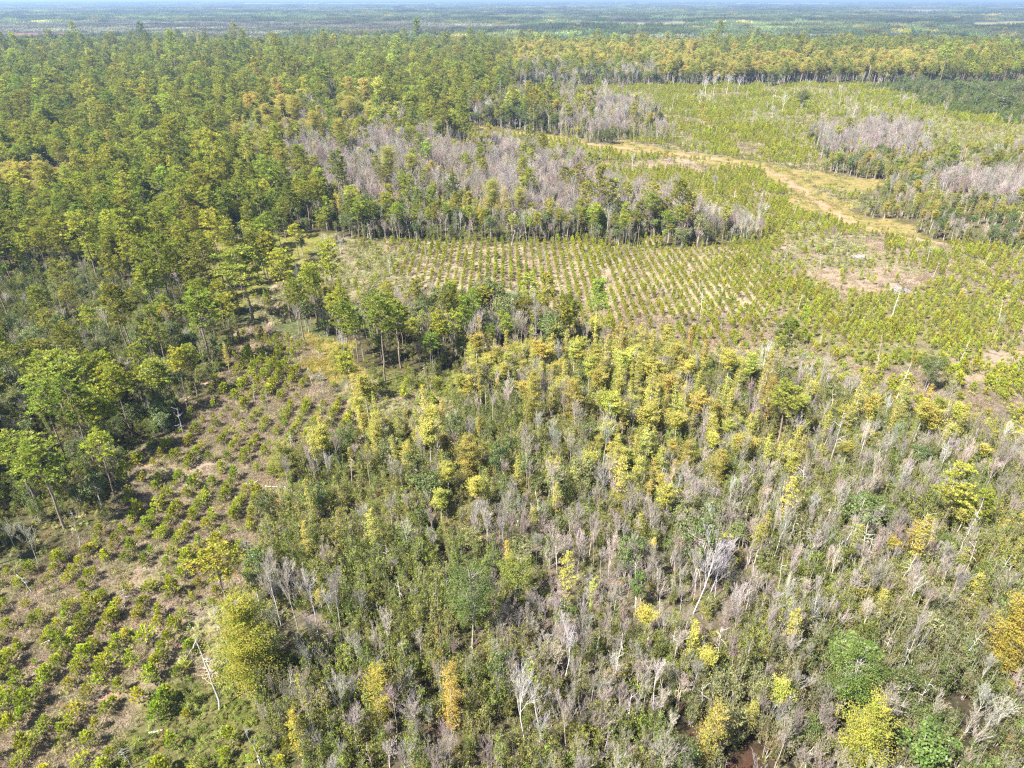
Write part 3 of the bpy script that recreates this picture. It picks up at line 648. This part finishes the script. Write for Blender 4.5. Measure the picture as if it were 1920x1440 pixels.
# ------------------------------------------------------------------ haze
def make_haze():
    m, nt = new_mat('haze_air'); out = node(nt, 'ShaderNodeOutputMaterial'); v = node(nt, 'ShaderNodeVolumePrincipled')
    v.inputs['Color'].default_value = (.42, .62, 1.0, 1); v.inputs['Density'].default_value = .85e-4; v.inputs['Anisotropy'].default_value = .2
    nt.links.new(v.outputs[0], out.inputs['Volume'])
    x, y0, y1, z0, z1 = 76000, -4000, 61000, -1, 121
    V = [(a, b, c) for a in (-x, x) for b in (y0, y1) for c in (z0, z1)]
    F = [(0, 1, 3, 2), (4, 6, 7, 5), (0, 4, 5, 1), (2, 3, 7, 6), (0, 2, 6, 4), (1, 5, 7, 3)]
    me = bpy.data.meshes.new('haze'); me.from_pydata(V, [], F); me.materials.append(m)
    o = bpy.data.objects.new('haze', me); COL.objects.link(o); o['kind'] = 'stuff'
make_haze()

# ------------------------------------------------------------------ particular trees
LAND = []   # (name phrase, x, y)
def px_tree(kind, bx, by, top, wide_px, tint, variant, label, geo=None, lean=(0, 0), rz=None):
    """a tree seen in the photograph: base pixel, height of its top pixel, width"""
    x, y = (float(q) for q in ground(bx, by))
    # height so that the top lies on row `top`
    v = (720 - top) / FPX; ang = math.atan2(v * CP - SP, CP + v * SP); h = CAM_H + y * math.tan(ang)
    _, _, dp = project(x, y, h * .6); w = wide_px / FPX * dp
    f = {'bare': .55, 'snag': .52, 'cyp': .8, 'broad': 1.0, 'pine': 1.3}[kind]; tint = tuple(q * f for q in tint)
    if kind == 'cyp': tint = tuple(.72 * a_ + .28 * b_ for a_, b_ in zip(tint, (.30, .29, .08)))
    if kind == 'broad': tint = tuple(.6 * a_ + .4 * b_ for a_, b_ in zip(tint, (.19, .185, .03)))
    if kind == 'pine': tint = tuple(.4 * a_ + .6 * b_ for a_, b_ in zip(tint, (.29, .285, .05)))
    LAND.append(dict(kind=kind, x=x, y=y, h=h, w=w, tint=tint, variant=variant, label=label, lean=lean, rz=rz))
NAMED = [
 # kind, base x, base y, top y, width px, tint, variant, label
 ('cyp', 482, 1300, 1135, 112, (.42, .37, .05), 0, 'big golden green cypress at the right edge of the bottom left clearing'),
 ('broad', 886, 1215, 1045, 108, (.045, .105, .035), 0, 'tall dark green broadleaf tree with pale trunks in the lower middle thicket'),
 ('cyp', 848, 1372, 1243, 50, (.60, .37, .09), 1, 'narrow orange cypress below the dark green broadleaf tree'),
 ('cyp', 722, 1350, 1250, 66, (.50, .39, .07), 2, 'plump yellow cypress left of the narrow orange cypress'),
 ('cyp', 1585, 1455, 1310, 88, (.46, .42, .07), 3, 'bright yellow green cypress at the lower right edge, beside a dark gap'),
 ('cyp', 1868, 1262, 1125, 84, (.55, .37, .07), 4, 'broad golden cypress near the right edge of the picture'),
 ('cyp', 1703, 1045, 980, 40, (.62, .40, .07), 5, 'golden orange cypress standing alone among grey twigs at the right'),
 ('cyp', 1872, 1018, 975, 28, (.70, .44, .06), 6, 'small bright orange cypress close to the right edge'),
 ('cyp', 1800, 1158, 1124, 34, (.62, .40, .08), 2, 'little orange cypress crown left of the broad golden cypress'),
 ('cyp', 1318, 1445, 1320, 54, (.50, .37, .09), 1, 'tall yellow and green cypress beside the red brown pit'),
 ('cyp', 569, 1425, 1330, 36, (.55, .42, .06), 5, 'small yellow cypress at the bottom, right of the standing dead trunk'),
 ('cyp', 998, 805, 695, 42, (.46, .36, .07), 3, 'slender yellow cypress in the middle of the swamp wood'),
 ('cyp', 1071, 800, 712, 40, (.55, .39, .08), 6, 'slender orange yellow cypress right of the slender yellow one'),
 ('cyp', 1845, 860, 805, 42, (.50, .40, .06), 0, 'yellow cypress at the right below the planted rows'),
 ('cyp', 1338, 925, 845, 46, (.44, .33, .08), 4, 'tan yellow cypress leaning over the grey thicket'),
 ('cyp', 1282, 905, 830, 44, (.46, .33, .08), 2, 'orange tan cypress left of the tan yellow cypress'),
 ('cyp', 1545, 1000, 950, 30, (.5, .38, .07), 1, 'thin pale yellow cypress above the grey twig patch'),
 ('cyp', 880, 900, 820, 60, (.46, .34, .09), 0, 'wide tan orange cypress left of the middle of the swamp wood'),
 ('cyp', 1740, 800, 745, 44, (.42, .40, .06), 5, 'yellow green layered cypress below the dark green pine'),
 ('cyp', 540, 905, 830, 56, (.34, .32, .07), 3, 'dull olive yellow cypress at the right side of the left clearing'),
 ('pine', 1458, 830, 722, 62, (.15, .16, .04), 1, 'yellow green pine with an orange neighbour above the lower right thicket'),
 ('cyp', 1428, 800, 708, 34, (.55, .32, .10), 4, 'rusty orange cypress left of the yellow green pine'),
 ('broad', 1735, 735, 660, 56, (.055, .105, .035), 3, 'dark green tree alone at the lower edge of the right planted rows'),
 ('broad', 1570, 1340, 1205, 130, (.07, .15, .03), 2, 'wide bright green broadleaf tree in the lower right thicket'),
 ('broad', 1900, 1470, 1290, 90, (.055, .13, .025), 1, 'deep green broadleaf tree cut by the right edge at the bottom'),
 ('broad', 1660, 995, 950, 70, (.12, .17, .05), 4, 'green rounded tree left of the golden orange cypress'),
 ('broad', 1192, 1145, 1065, 40, (.05, .13, .04), 5, 'narrow dark green broadleaf tree right of the grey twig patch'),
 ('broad', 1262, 1060, 1000, 48, (.05, .10, .045), 0, 'small blue green tree among bare grey crowns'),
 ('broad', 970, 1140, 1030, 76, (.19, .22, .04), 3, 'yellow green broadleaf tree touching the tall dark green one'),
 ('broad', 655, 860, 790, 60, (.08, .12, .045), 2, 'dark tree at the right rim of the left clearing'),
 ('pine', 122, 992, 828, 95, (.115, .165, .04), 2, 'tall pine with a bare pinkish trunk at the left edge of the clearing'),
 ('pine', 72, 955, 815, 90, (.11, .16, .04), 4, 'tall pine with a leaning bare trunk close to the left edge'),
 ('pine', 128, 790, 660, 84, (.15, .19, .035), 0, 'flat topped pine with a thick trunk in the left wood'),
 ('pine', 165, 812, 672, 70, (.12, .17, .04), 6, 'dark trunked pine right of the flat topped pine'),
 ('pine', 396, 690, 545, 64, (.09, .17, .035), 3, 'deep green pine over the red bare soil'),
 ('pine', 475, 600, 462, 66, (.15, .18, .045), 5, 'tall pine at the corner of the sandy path'),
 ('pine', 722, 715, 548, 50, (.10, .155, .04), 1, 'tall straight pine in front of the dark pocket of trees'),
 ('pine', 660, 700, 560, 44, (.11, .155, .04), 0, 'slim pine at the left end of the dark pocket of trees'),
 ('pine', 752, 690, 560, 50, (.10, .15, .04), 4, 'dense crowned pine at the right end of the dark pocket of trees'),
 ('snag', 498, 1438, 1350, 20, (1, 1, 1), 0, 'white broken trunk standing at the bottom, left of the small yellow cypress'),
 ('snag', 436, 1232, 1132, 34, (1, 1, 1), 1, 'white dead tree against the big golden green cypress'),
 ('snag', 412, 1330, 1218, 30, (1, 1, 1), 2, 'pale forked dead tree on the straw coloured patch'),
 ('snag', 425, 1075, 1003, 14, (1, 1, 1), 3, 'thin dead trunk beside the upright green pines of the clearing'),
 ('snag', 250, 1440, 1390, 16, (1, 1, 1), 4, 'short dead stem at the bottom of the clearing'),
 ('snag', 346, 822, 762, 18, (1, 1, 1), 5, 'crooked pale dead tree at the upper left rim of the clearing'),
 ('snag', 150, 1022, 955, 14, (.9, .9, .9), 0, 'thin grey dead trunk at the left end of the clearing'),
 ('snag', 59, 1112, 1078, 14, (1, 1, 1), 2, 'short white stump near the left edge'),
 ('snag', 36, 1157, 1117, 10, (1, 1, 1), 3, 'small split white trunk at the left edge'),
 ('snag', 505, 772, 725, 10, (1, 1, 1), 1, 'slim white stem in the upper left planted rows'),
 ('snag', 1555, 872, 768, 26, (.95, .92, .95), 5, 'leaning silver dead tree wrapped in pale twigs'),
 ('snag', 700, 1175, 1110, 12, (1, 1, 1), 0, 'white trunk left of the tall dark green broadleaf tree'),
 ('snag', 842, 1140, 1055, 12, (.9, .9, .9), 1, 'bare pale trunk touching the left side of the dark green broadleaf tree'),
 ('snag', 655, 1310, 1262, 14, (1, 1, 1), 3, 'leaning white trunk left of the plump yellow cypress'),
 ('snag', 1000, 660, 610, 10, (.95, .95, .95), 4, 'slim white trunk in the upper middle wood'),
 ('snag', 953, 760, 700, 12, (.95, .95, .95), 5, 'white trunk standing left of the slender yellow cypress'),
 ('snag', 1725, 705, 672, 8, (1, 1, 1), 3, 'thin leaning pole at the right of the planted rows'),
 ('snag', 1456, 630, 590, 8, (.9, .9, .9), 1, 'grey pole left in the right planted rows'),
 ('snag', 1352, 625, 588, 8, (.9, .9, .9), 0, 'grey pole at the left of the right planted rows'),
 ('snag', 1670, 595, 552, 14, (.9, .9, .9), 2, 'grey pole below the pile of branches'),
 ('bare', 985, 1400, 1258, 56, (.95, .93, .95), 0, 'large white leafless tree at the bottom middle'),
 ('bare', 1012, 1378, 1280, 50, (1.0, .97, .95), 1, 'white leafless tree just right of the large white one'),
 ('bare', 1034, 1362, 1300, 44, (.95, .9, .88), 2, 'pale leafless tree, third of the white group at the bottom middle'),
 ('bare', 1060, 1272, 1165, 62, (.95, .92, .98), 3, 'spreading white leafless tree above the white group'),
 ('bare', 1300, 1150, 1000, 52, (.86, .82, .90), 4, 'silvery leafless tree, tallest of the silver clump at the lower right'),
 ('bare', 1322, 1135, 1012, 48, (.80, .76, .84), 5, 'silvery leafless tree at the right of the silver clump'),
 ('bare', 1340, 1120, 1050, 40, (.74, .7, .76), 6, 'small silvery tree behind the silver clump'),
 ('bare', 1488, 845, 770, 52, (.85, .8, .78), 7, 'white branching leafless tree left of the leaning silver dead tree'),
 ('bare', 598, 1195, 1070, 54, (.8, .77, .74), 8, 'white stemmed leafless tree right of the big golden green cypress'),
 ('bare', 560, 1185, 1065, 50, (.72, .68, .64), 0, 'grey leafless tree in the clump above the big golden green cypress'),
 ('bare', 528, 1175, 1060, 50, (.72, .69, .66), 1, 'leftmost grey leafless tree of the clump above the golden green cypress'),
 ('bare', 640, 1190, 1075, 46, (.66, .62, .6), 2, 'grey leafless tree at the right of the clump above the golden green cypress'),
 ('bare', 1022, 795, 702, 52, (.42, .38, .38), 3, 'dark grey bare tree between the two slender yellow cypresses'),
 ('bare', 606, 740, 700, 46, (.72, .69, .68), 7, 'pale fallen top of a tree beside the yellow grass'),
 ('bare', 655, 700, 618, 26, (1.0, 1.0, 1.0), 4, 'white forked tree in front of the dark pocket'),
 ('bare', 612, 480, 440, 70, (.8, .74, .66), 5, 'pale wide leafless tree at the top of the clearing by the open pine wood'),
 ('bare', 640, 490, 440, 46, (.7, .68, .68), 6, 'grey leafless tree right of the pale wide leafless tree'),
 ('bare', 985, 172, 148, 26, (1.3, 1.3, 1.35), 7, 'white dead tree in the far clearing, left end of its row'),
 ('bare', 1050, 165, 142, 24, (1.3, 1.3, 1.35), 8, 'white dead tree in the far clearing, second of its row'),
 ('bare', 1132, 172, 147, 26, (1.3, 1.3, 1.35), 0, 'white dead tree in the far clearing, third of its row'),
 ('bare', 1338, 178, 138, 34, (1.1, 1.1, 1.12), 1, 'pale crowned leafless tree at the far edge of the far clearing'),
 ('bare', 1362, 178, 136, 44, (1.1, 1.1, 1.12), 2, 'widest pale leafless tree at the far edge of the far clearing'),
 ('bare', 1322, 180, 140, 40, (1.1, 1.1, 1.12), 5, 'leftmost pale leafless tree at the far edge of the far clearing'),
 ('bare', 1382, 176, 140, 36, (1.05, 1.05, 1.08), 6, 'rightmost pale leafless tree at the far edge of the far clearing'),
 ('bare', 1640, 290, 245, 40, (.95, .9, .95), 6, 'pale pinkish leafless tree in the grey clump at the upper right'),
 ('bare', 1612, 292, 250, 34, (.85, .8, .85), 8, 'paler left neighbour in the grey clump at the upper right'),
 ('bare', 1810, 328, 300, 40, (.8, .76, .78), 9, 'wide grey leafless tree above the golden stand at the right'),
 ('bare', 1690, 395, 345, 30, (.8, .76, .76), 2, 'grey leafless tree among the golden trees at the right'),
 ('bare', 1466, 210, 172, 22, (1.2, 1.2, 1.2), 3, 'white leafless tree in the far clearing beside a dark bush'),
 ('bare', 1185, 318, 288, 16, (1.2, 1.15, 1.15), 4, 'white twisted tree below the dirt road'),
 ('broad', 1500, 205, 168, 34, (.045, .07, .035), 1, 'dark tree right of the white leafless tree in the far clearing'),
 ('broad', 1880, 210, 175, 30, (.05, .07, .04), 2, 'dark round tree in the far dark green planting'),
 ('broad', 1142, 270, 240, 40, (.045, .08, .03), 3, 'dark tree at the lower edge of the grey wood by the road'),
 ('snag', 958, 462, 430, 10, (1, 1, 1), 0, 'white trunk standing out at the top of the planted rows'),
]
GOLD = [(12, 388, 318, 60, 'golden cypress at the left edge of the golden stand'), (55, 376, 306, 58, 'tall golden cypress second from the left edge in the golden stand'), (98, 392, 318, 56, 'orange tinged cypress in the front of the golden stand on the left'),
 (90, 362, 300, 50, 'golden cypress at the back of the golden stand on the left'), (140, 384, 314, 52, 'golden cypress at the right end of the golden stand on the left'), (30, 360, 300, 52, 'golden cypress at the back left of the golden stand'),
 (478, 338, 262, 62, 'flat topped golden cypress left of the purple grey wood'), (535, 345, 275, 56, 'wide golden cypress right of the flat topped golden one'), (455, 292, 228, 50, 'golden cypress in the green wood above the flat topped golden one'),
 (560, 262, 176, 56, 'pale golden cypress high in the mixed wood'), (596, 285, 205, 52, 'golden cypress just below the pale golden one'), (660, 250, 178, 54, 'golden cypress right of the pale golden one in the mixed wood'), (700, 262, 195, 46, 'ochre cypress at the right of the golden mixed wood'),
 (735, 372, 272, 60, 'tall yellow cypress standing out of the purple grey wood'), (775, 370, 286, 48, 'yellow cypress beside the tall one in the purple grey wood'), (640, 300, 222, 46, 'ochre cypress between golden and grey crowns'), (505, 300, 240, 48, 'yellow cypress among green pines'),
 (925, 430, 335, 62, 'broad yellow green cypress in front of the purple grey wood'), (975, 425, 350, 44, 'narrow yellow green cypress right of the broad yellow green one')]
for bx_, by_, tp_, w_, lb_ in GOLD: NAMED.append(('cyp', bx_, by_, tp_ + 4, w_ * .72, (.58, .44, .11) if 'golden' in lb_ else (.50, .44, .12), 7, lb_))
for t in NAMED: px_tree(*t)
# keep the plants of the fields out of the particular trees' way
for kn in K:
    if K[kn].items: K[kn].items = np.concatenate(K[kn].items)
    else: K[kn].items = np.zeros((0, 10))
for kn in ('pine', 'cyp', 'broad', 'shrub', 'bare', 'young', 'snag'):
    it = K[kn].items; keep = np.ones(len(it), bool)
    for t in LAND:
        tall = K[kn].items[:, 1] < t['y']     # in front of the tree: more room
        d = np.hypot(it[:, 0] - t['x'], (it[:, 1] - t['y']) * np.where(tall, .65, 1.0))
        keep &= d > (max(t['w'] * .5, 1.2) + {'pine': 2.2, 'cyp': 1.0, 'broad': 1.6, 'shrub': .1, 'bare': .3, 'young': .6, 'snag': 1.5}[kn]) * {'shrub': .6, 'bare': .75}.get(kn, 1) * (1 if kn != 'pine' or True else 1)
    K[kn].items = it[keep]

# ------------------------------------------------------------------ which plants show largest: paint them all into a coarse picture
HGT = {'snag': 8, 'pine': 21, 'young': 3.3, 'cyp': 13, 'broad': 10.5, 'shrub': 6.5, 'bare': 10}; WID = {'snag': .35, 'pine': 3.4, 'young': 1.1, 'cyp': 2.2, 'broad': 3.3, 'shrub': 1.6, 'bare': 2.0}
LOWC = {'snag': .1, 'pine': .55, 'young': .1, 'cyp': .2, 'broad': .25, 'shrub': .25, 'bare': .3}
rec = []
for kn in HGT:
    it = K[kn].items; d = np.hypot(it[:, 0], it[:, 1]); ix = np.where(d < (620 if kn != 'young' else 420))[0]
    for i in ix: rec.append((kn, i, it[i, 0], it[i, 1], HGT[kn] * it[i, 4], WID[kn] * it[i, 3], LOWC[kn]))
for j, t in enumerate(LAND):
    if t['kind'] in HGT: rec.append(('land', j, t['x'], t['y'], t['h'], t['w'] / 2, .3))
rec.sort(key=lambda r: -r[3])
buf = np.full((360, 480), -1, int); buf2 = buf
for n_, (kn, i, x, y, h, w, lo) in enumerate(rec):
    ax, ay, ad = project(x, y, h); bx, by, bd = project(x, y, h * lo); cx = (ax + bx) / 8; cy = (ay + by) / 8; ry = max((by - ay) / 8, 1) + .3 * w * FPX / ad / 4; rx = max(w * FPX / ad / 4, .6)
    x0, x1, y0, y1 = int(max(cx - rx, 0)), int(min(cx + rx + 1, 480)), int(max(cy - ry, 0)), int(min(cy + ry + 1, 360))
    if x1 <= x0 or y1 <= y0: continue
    yy, xx = np.ogrid[y0:y1, x0:x1]; mm = ((xx + .5 - cx) / rx) ** 2 + ((yy + .5 - cy) / ry) ** 2 < 1
    if kn == 'bare': mm = mm & (((xx * 7 + yy * 13) % 3) < 2)
    buf[y0:y1, x0:x1][mm] = n_
cnt = np.bincount(buf[buf >= 0], minlength=len(rec))
chosen = {kn: [] for kn in HGT}
order = np.argsort(-cnt); room = {kn: (298 if kn != 'snag' else 280) - sum(1 for t in LAND if t['kind'] == kn) for kn in HGT}
for q in order:
    kn, i = rec[q][:2]
    if kn == 'land' or cnt[q] < 3: continue
    if len(chosen[kn]) < room[kn]: chosen[kn].append(i)

# ------------------------------------------------------------------ building the individuals
def own(g, mats): return (g.mesh('own trunk', [mats[0]], 0), g.mesh('own crown', [mats[1]], 1))
def set_tint(o, t): o['tint'] = [float(t[0]), float(t[1]), float(t[2]), 1.0]
def thing(kn, variant, x, y, rz, sxy, sz, tint, label, cat, group, lean=(0, 0)):
    k = K[kn]; e = bpy.data.objects.new(k.name, None); e.empty_display_size = 1
    COL.objects.link(e); e.location = (x, y, 0); e.rotation_euler = (lean[0], lean[1], rz); e.scale = (sxy, sxy, sz)
    e['label'] = label; e['category'] = cat
    if group: e['group'] = group
    for nm, me in zip(('trunk', 'crown'), k.parts[int(variant)]):
        if me is None: continue
        c = bpy.data.objects.new(nm, me); COL.objects.link(c); c.parent = e; set_tint(c, tint)
    return e
CAT = {'pine': 'pine tree', 'young': 'young pine', 'cyp': 'cypress tree', 'broad': 'broadleaf tree', 'shrub': 'shrub', 'bare': 'bare tree', 'snag': 'dead tree'}
for t in LAND:
    k = K[t['kind']]; v = t['variant'] % k.n
    h, w = t['h'], t['w']
    if t['kind'] == 'cyp': k.parts.append(own((g_cypress(h, w / 2 * 1.5, .08, max(1.15, (w / 4) ** 1.3), rng.uniform(.3, .75), .33) if t['y'] < 270 else g_cypress(h, w / 2 * 1.1, .5, 2.2, 1.0)), [M_PALE, M_CYP])); v = len(k.parts) - 1; sx = sz = 1
    elif t['kind'] == 'broad' and t['y'] < 650: k.parts.append(own(g_broad(h, w / 2 * 1.05, .27, int(3.6 * w * w ** .35), 115, .28, 2), [M_PALE, M_BAY])); v = len(k.parts) - 1; sx = sz = 1
    elif t['kind'] == 'bare': k.parts.append(own(g_bare(h, (min(1.1, max(.4, w / h * 1.1)) if t['y'] < 650 else 1.15), 1, .0075 * h ** .9 + .02 + t['y'] * 1.5e-5), [M_STEM, M_TWIG])); v = len(k.parts) - 1; sx = sz = 1
    else:
        tr, crn = k.parts[v]; crn = crn or tr; co = np.zeros(len(crn.vertices) * 3, np.float32); crn.vertices.foreach_get('co', co); co = co.reshape(-1, 3)
        sz = h / np.percentile(co[:, 2], 99.5); sx = min(max(w / max(np.percentile(co[:, 0], 97) - np.percentile(co[:, 0], 3), .5), .25), 1.9 * sz)
    t['obj'] = thing(t['kind'], v, t['x'], t['y'], rng.uniform(0, 6.28), sx, sz, t['tint'], t['label'], CAT[t['kind']], None)
PHR = {'J': 'in the clear straight rows of the middle clearing', 'P': 'in the green pine wood', 'O': 'in the open sunny pine wood', 'Q': 'in the mixed left wood', 'Y': 'in a golden cypress stand', 'Z': 'in the golden and grey wood',
 'G': 'in a grey leafless stand', 'M': 'in the swamp wood', 'K': 'in the dark edge of tall trees', 'S': 'in the olive thicket', 'D': 'in the dark thicket',
 'R': 'on the pinkish tan planted ground', 'T': 'in the dense green planted rows', 'N': 'in the dark planting', 'L': 'on pale brushy open ground', 'B': 'on bare tan ground', 'E': 'in the yellow and grey wood',
 'U': 'among low green bushes', 'C': 'beside the dirt road', 'A': 'on yellow grass', 'X': 'by the red brown pit', 'F': 'in the far wood', 'H': 'in the far grey wood', 'V': 'by the red field', 'W': 'by a pale field'}
ADJ = {'snag': 'thin pale dead trunk', 'pine': 'tall pine with a green rounded crown', 'young': 'young green pine', 'cyp': 'feathery yellow olive cypress', 'broad': 'rounded green broadleaf tree', 'shrub': 'upright olive leafy shrub', 'bare': 'leafless grey twiggy tree'}
def area(x, y):
    px, py, _ = project(x, y)
    return ('near ' if y < 135 else 'middle ' if y < 260 else 'far ') + ('left' if px < 480 else 'left centre' if px < 960 else 'right centre' if px < 1440 else 'right')
near_land = [(t['x'], t['y'], t['label'], t['obj']) for t in LAND if t['y'] < 430]
taken = set(); SHORT = {}
JOIN = {'with', 'at', 'in', 'below', 'above', 'beside', 'left', 'right', 'on', 'against', 'near', 'standing', 'among', 'between', 'behind', 'over', 'touching', 'wrapped', 'second', 'cut', 'lying', 'alone', 'leaning', 'of', 'just', 'by', 'for'}
for t_ in LAND:
    w_ = t_['label'].replace(',', ' ,').split()
    for e_ in [i_ for i_ in range(2, len(w_)) if w_[i_] in JOIN or w_[i_] == ','] + [len(w_)]:
        if w_[e_ - 1] in JOIN or w_[e_ - 1] in ('the', 'a', ','): continue
        c_ = ' '.join(w_[:e_]).replace(' ,', ',')
        if not any(o_['label'].startswith(c_) for o_ in LAND if o_ is not t_):
            if e_ <= 10: SHORT[t_['label']] = c_
            break
for kn, idx in chosen.items():
    it = K[kn].items
    # the nearest neighbour of each particular tree on each side can be told by it
    special = {}
    for lx, ly, lab, ob in near_land:
        if len(idx) == 0: break
        P = it[idx][:, :2]; dx = P[:, 0] - lx; dy = P[:, 1] - ly; dd = np.hypot(dx, dy)
        for word, m in (('left of', (dx < -abs(dy))), ('right of', (dx > abs(dy))), ('in front of', (dy < -abs(dx))), ('behind', (dy > abs(dx)))):
            c = np.where(m & (dd < 14))[0]
            if len(c):
              for rank, b in enumerate(c[np.argsort(dd[c])][:3]):
                short = SHORT.get(lab)
                if short is None: continue
                l = '%s %s %s the %s' % ({'pine': 'green pine', 'young': 'young pine', 'cyp': 'yellow olive cypress', 'broad': 'green broadleaf tree', 'shrub': 'olive shrub', 'bare': 'grey bare tree', 'snag': 'pale dead trunk'}[kn], ('nearest', 'second nearest', 'third nearest')[rank], word, short)
                if len(l.split()) <= 16 and l not in taken and int(idx[b]) not in special: special[int(idx[b])] = l; taken.add(l)
    for i in idx:
        r = it[i]; zc = ZC[int(r[9])]; lab = special.get(int(i)); grp = '%ss %s' % (CAT[kn], PHR[zc])
        if lab is None:
            lum = r[6] + r[7]; lab = '%s %s' % (ADJ[kn], PHR[zc]); ar = area(r[0], r[1])
            grp = grp + ', ' + ar
            lab = lab + ', ' + ar
            lab = ' '.join(lab.split()[:16])
        thing(kn, r[5], r[0], r[1], r[2], r[3], r[4], r[6:9], lab, CAT[kn], grp)
    m = np.ones(len(it), bool); m[idx] = False; K[kn].items = it[m]

# fallen wood and branch piles
def log(label, bx, by, L_px, ang, rad=.16, bent=.06, twigs=0):
    x, y = (float(q) for q in ground(bx, by)); _, _, dp = project(x, y); L = L_px / FPX * dp
    g = Geo(); P = bend([-L / 2, 0, rad], [L / 2, 0, rad * 1.1], 8, bent); P[:, 2] = np.abs(P[:, 2]) + rad * .2
    g.tube(P, np.linspace(rad, rad * .45, 8), 0, 8)
    for q in range(twigs):
        b = P[rng.integers(3, 8)]; g.tube(bend(b, b + np.array([rng.uniform(0, 1.5), rng.normal() * 1.2, rng.uniform(.1, .9)]), 4, .2), [rad * .35, rad * .25, rad * .15, .01], 0, 4)
    o = bpy.data.objects.new('fallen_log', g.mesh('fallen log', [M_WHITE])); COL.objects.link(o); o.location = (x, y, 0); o.rotation_euler = (0, 0, R(ang)); o['label'] = label; o['category'] = 'log'; set_tint(o, (1, 1, 1))
log('white log lying on the ground at the bottom of the left clearing', 293, 1373, 24, 14, .17)
log('white fallen branch lying at the right rim of the left clearing', 517, 913, 40, -4, .13, .1, 6)
log('pale fallen branch left of the white fallen branch by the clearing', 468, 906, 22, 20, .09, .1, 3)
log('grey fallen branch at the left edge above the clearing', 100, 1200, 44, 30, .1, .12, 4)
log('pale leaning log in the bottom thicket left of the standing trunk', 485, 1426, 22, -60, .16)
log('white log among the green bushes in front of the dark pocket', 798, 690, 16, 50, .2)
def brush_pile(label, bx, by, w_px, tint):
    x, y = (float(q) for q in ground(bx, by)); _, _, dp = project(x, y); W = w_px / FPX * dp; g = Geo()
    for q in range(130):
        c = rng.normal(size=3) * np.array([W * .27, W * .16, 0]); c[2] = abs(rng.normal()) * .5 * math.exp(-(c[0] / (W * .4)) ** 2) + .1; d = rng.normal(size=3) * np.array([1, 1, .25]); d /= np.linalg.norm(d)
        L = rng.uniform(1.2, 3.8); g.tube(bend(c - d * L / 2, c + d * L / 2, 4, .12), [.09, .08, .06, .03], 0, 4)
    o = bpy.data.objects.new('brush_pile', g.mesh('brush pile', [M_TWIG])); COL.objects.link(o); o.location = (x, y, 0); o['label'] = label; o['category'] = 'brush pile'; set_tint(o, tint)
brush_pile('grey pile of cut branches in the right planted rows', 1690, 546, 44, (.36, .35, .38))
brush_pile('whitish pile of cut branches on the bare ground above the grey pile', 1612, 483, 34, (.45, .43, .43))
brush_pile('pale brush heap beside the big golden green cypress', 405, 1262, 44, (.36, .3, .21))

# ------------------------------------------------------------------ everything nobody could count, one object per kind
def scatter(kn, oname):
    k = K[kn]; it = k.items
    if len(it) == 0: return
    me = bpy.data.meshes.new(oname); n = len(it); me.vertices.add(n)
    co = np.zeros((n, 3), np.float32); co[:, :2] = it[:, :2]; me.vertices.foreach_set('co', co.ravel())
    def attr(nm, typ, data, key):
        a = me.attributes.new(nm, typ, 'POINT'); a.data.foreach_set(key, np.ascontiguousarray(data).ravel())
    rot = np.zeros((n, 3), np.float32); rot[:, 2] = it[:, 2]; rot[:, :2] = rng.normal(size=(n, 2)) * .03
    scl = np.stack([it[:, 3], it[:, 3], it[:, 4]], 1).astype(np.float32)
    tint = np.ones((n, 4), np.float32); tint[:, :3] = it[:, 6:9]
    attr('rot', 'FLOAT_VECTOR', rot, 'vector'); attr('scl', 'FLOAT_VECTOR', scl, 'vector'); attr('shape', 'INT', it[:, 5].astype(np.int32), 'value'); attr('tint', 'FLOAT_COLOR', tint, 'color')
    o = bpy.data.objects.new(oname, me); COL.objects.link(o); o['kind'] = 'stuff'
    ng = bpy.data.node_groups.new(oname + ' scatter', 'GeometryNodeTree')
    ng.interface.new_socket('Geometry', in_out='INPUT', socket_type='NodeSocketGeometry'); ng.interface.new_socket('Geometry', in_out='OUTPUT', socket_type='NodeSocketGeometry')
    N = ng.nodes; L = ng.links; i_ = N.new('NodeGroupInput'); o_ = N.new('NodeGroupOutput'); ci = N.new('GeometryNodeCollectionInfo'); ip = N.new('GeometryNodeInstanceOnPoints')
    ci.inputs['Collection'].default_value = k.coll; ci.inputs['Separate Children'].default_value = True; ci.inputs['Reset Children'].default_value = True
    def na(nm, t):
        q = N.new('GeometryNodeInputNamedAttribute'); q.data_type = t; q.inputs['Name'].default_value = nm; return q.outputs['Attribute']
    L.new(i_.outputs[0], ip.inputs['Points']); L.new(ci.outputs[0], ip.inputs['Instance']); ip.inputs['Pick Instance'].default_value = True
    L.new(na('shape', 'INT'), ip.inputs['Instance Index']); L.new(na('rot', 'FLOAT_VECTOR'), ip.inputs['Rotation']); L.new(na('scl', 'FLOAT_VECTOR'), ip.inputs['Scale'])
    L.new(ip.outputs[0], o_.inputs[0])
    md = o.modifiers.new('scatter', 'NODES'); md.node_group = ng
    return o
for kn, nm in (('pine', 'pine_forest'), ('young', 'pine_planting'), ('cyp', 'cypress_wood'), ('broad', 'broadleaf_wood'), ('shrub', 'thicket'), ('bare', 'leafless_wood'), ('bush', 'undergrowth'), ('tuft', 'grass'), ('snag', 'dead_wood'), ('farwood', 'far_forest'), ('fargrey', 'far_leafless_forest')):
    scatter(kn, nm); print(nm, len(K[kn].items))
print('individuals', {k: len(v) for k, v in chosen.items()})
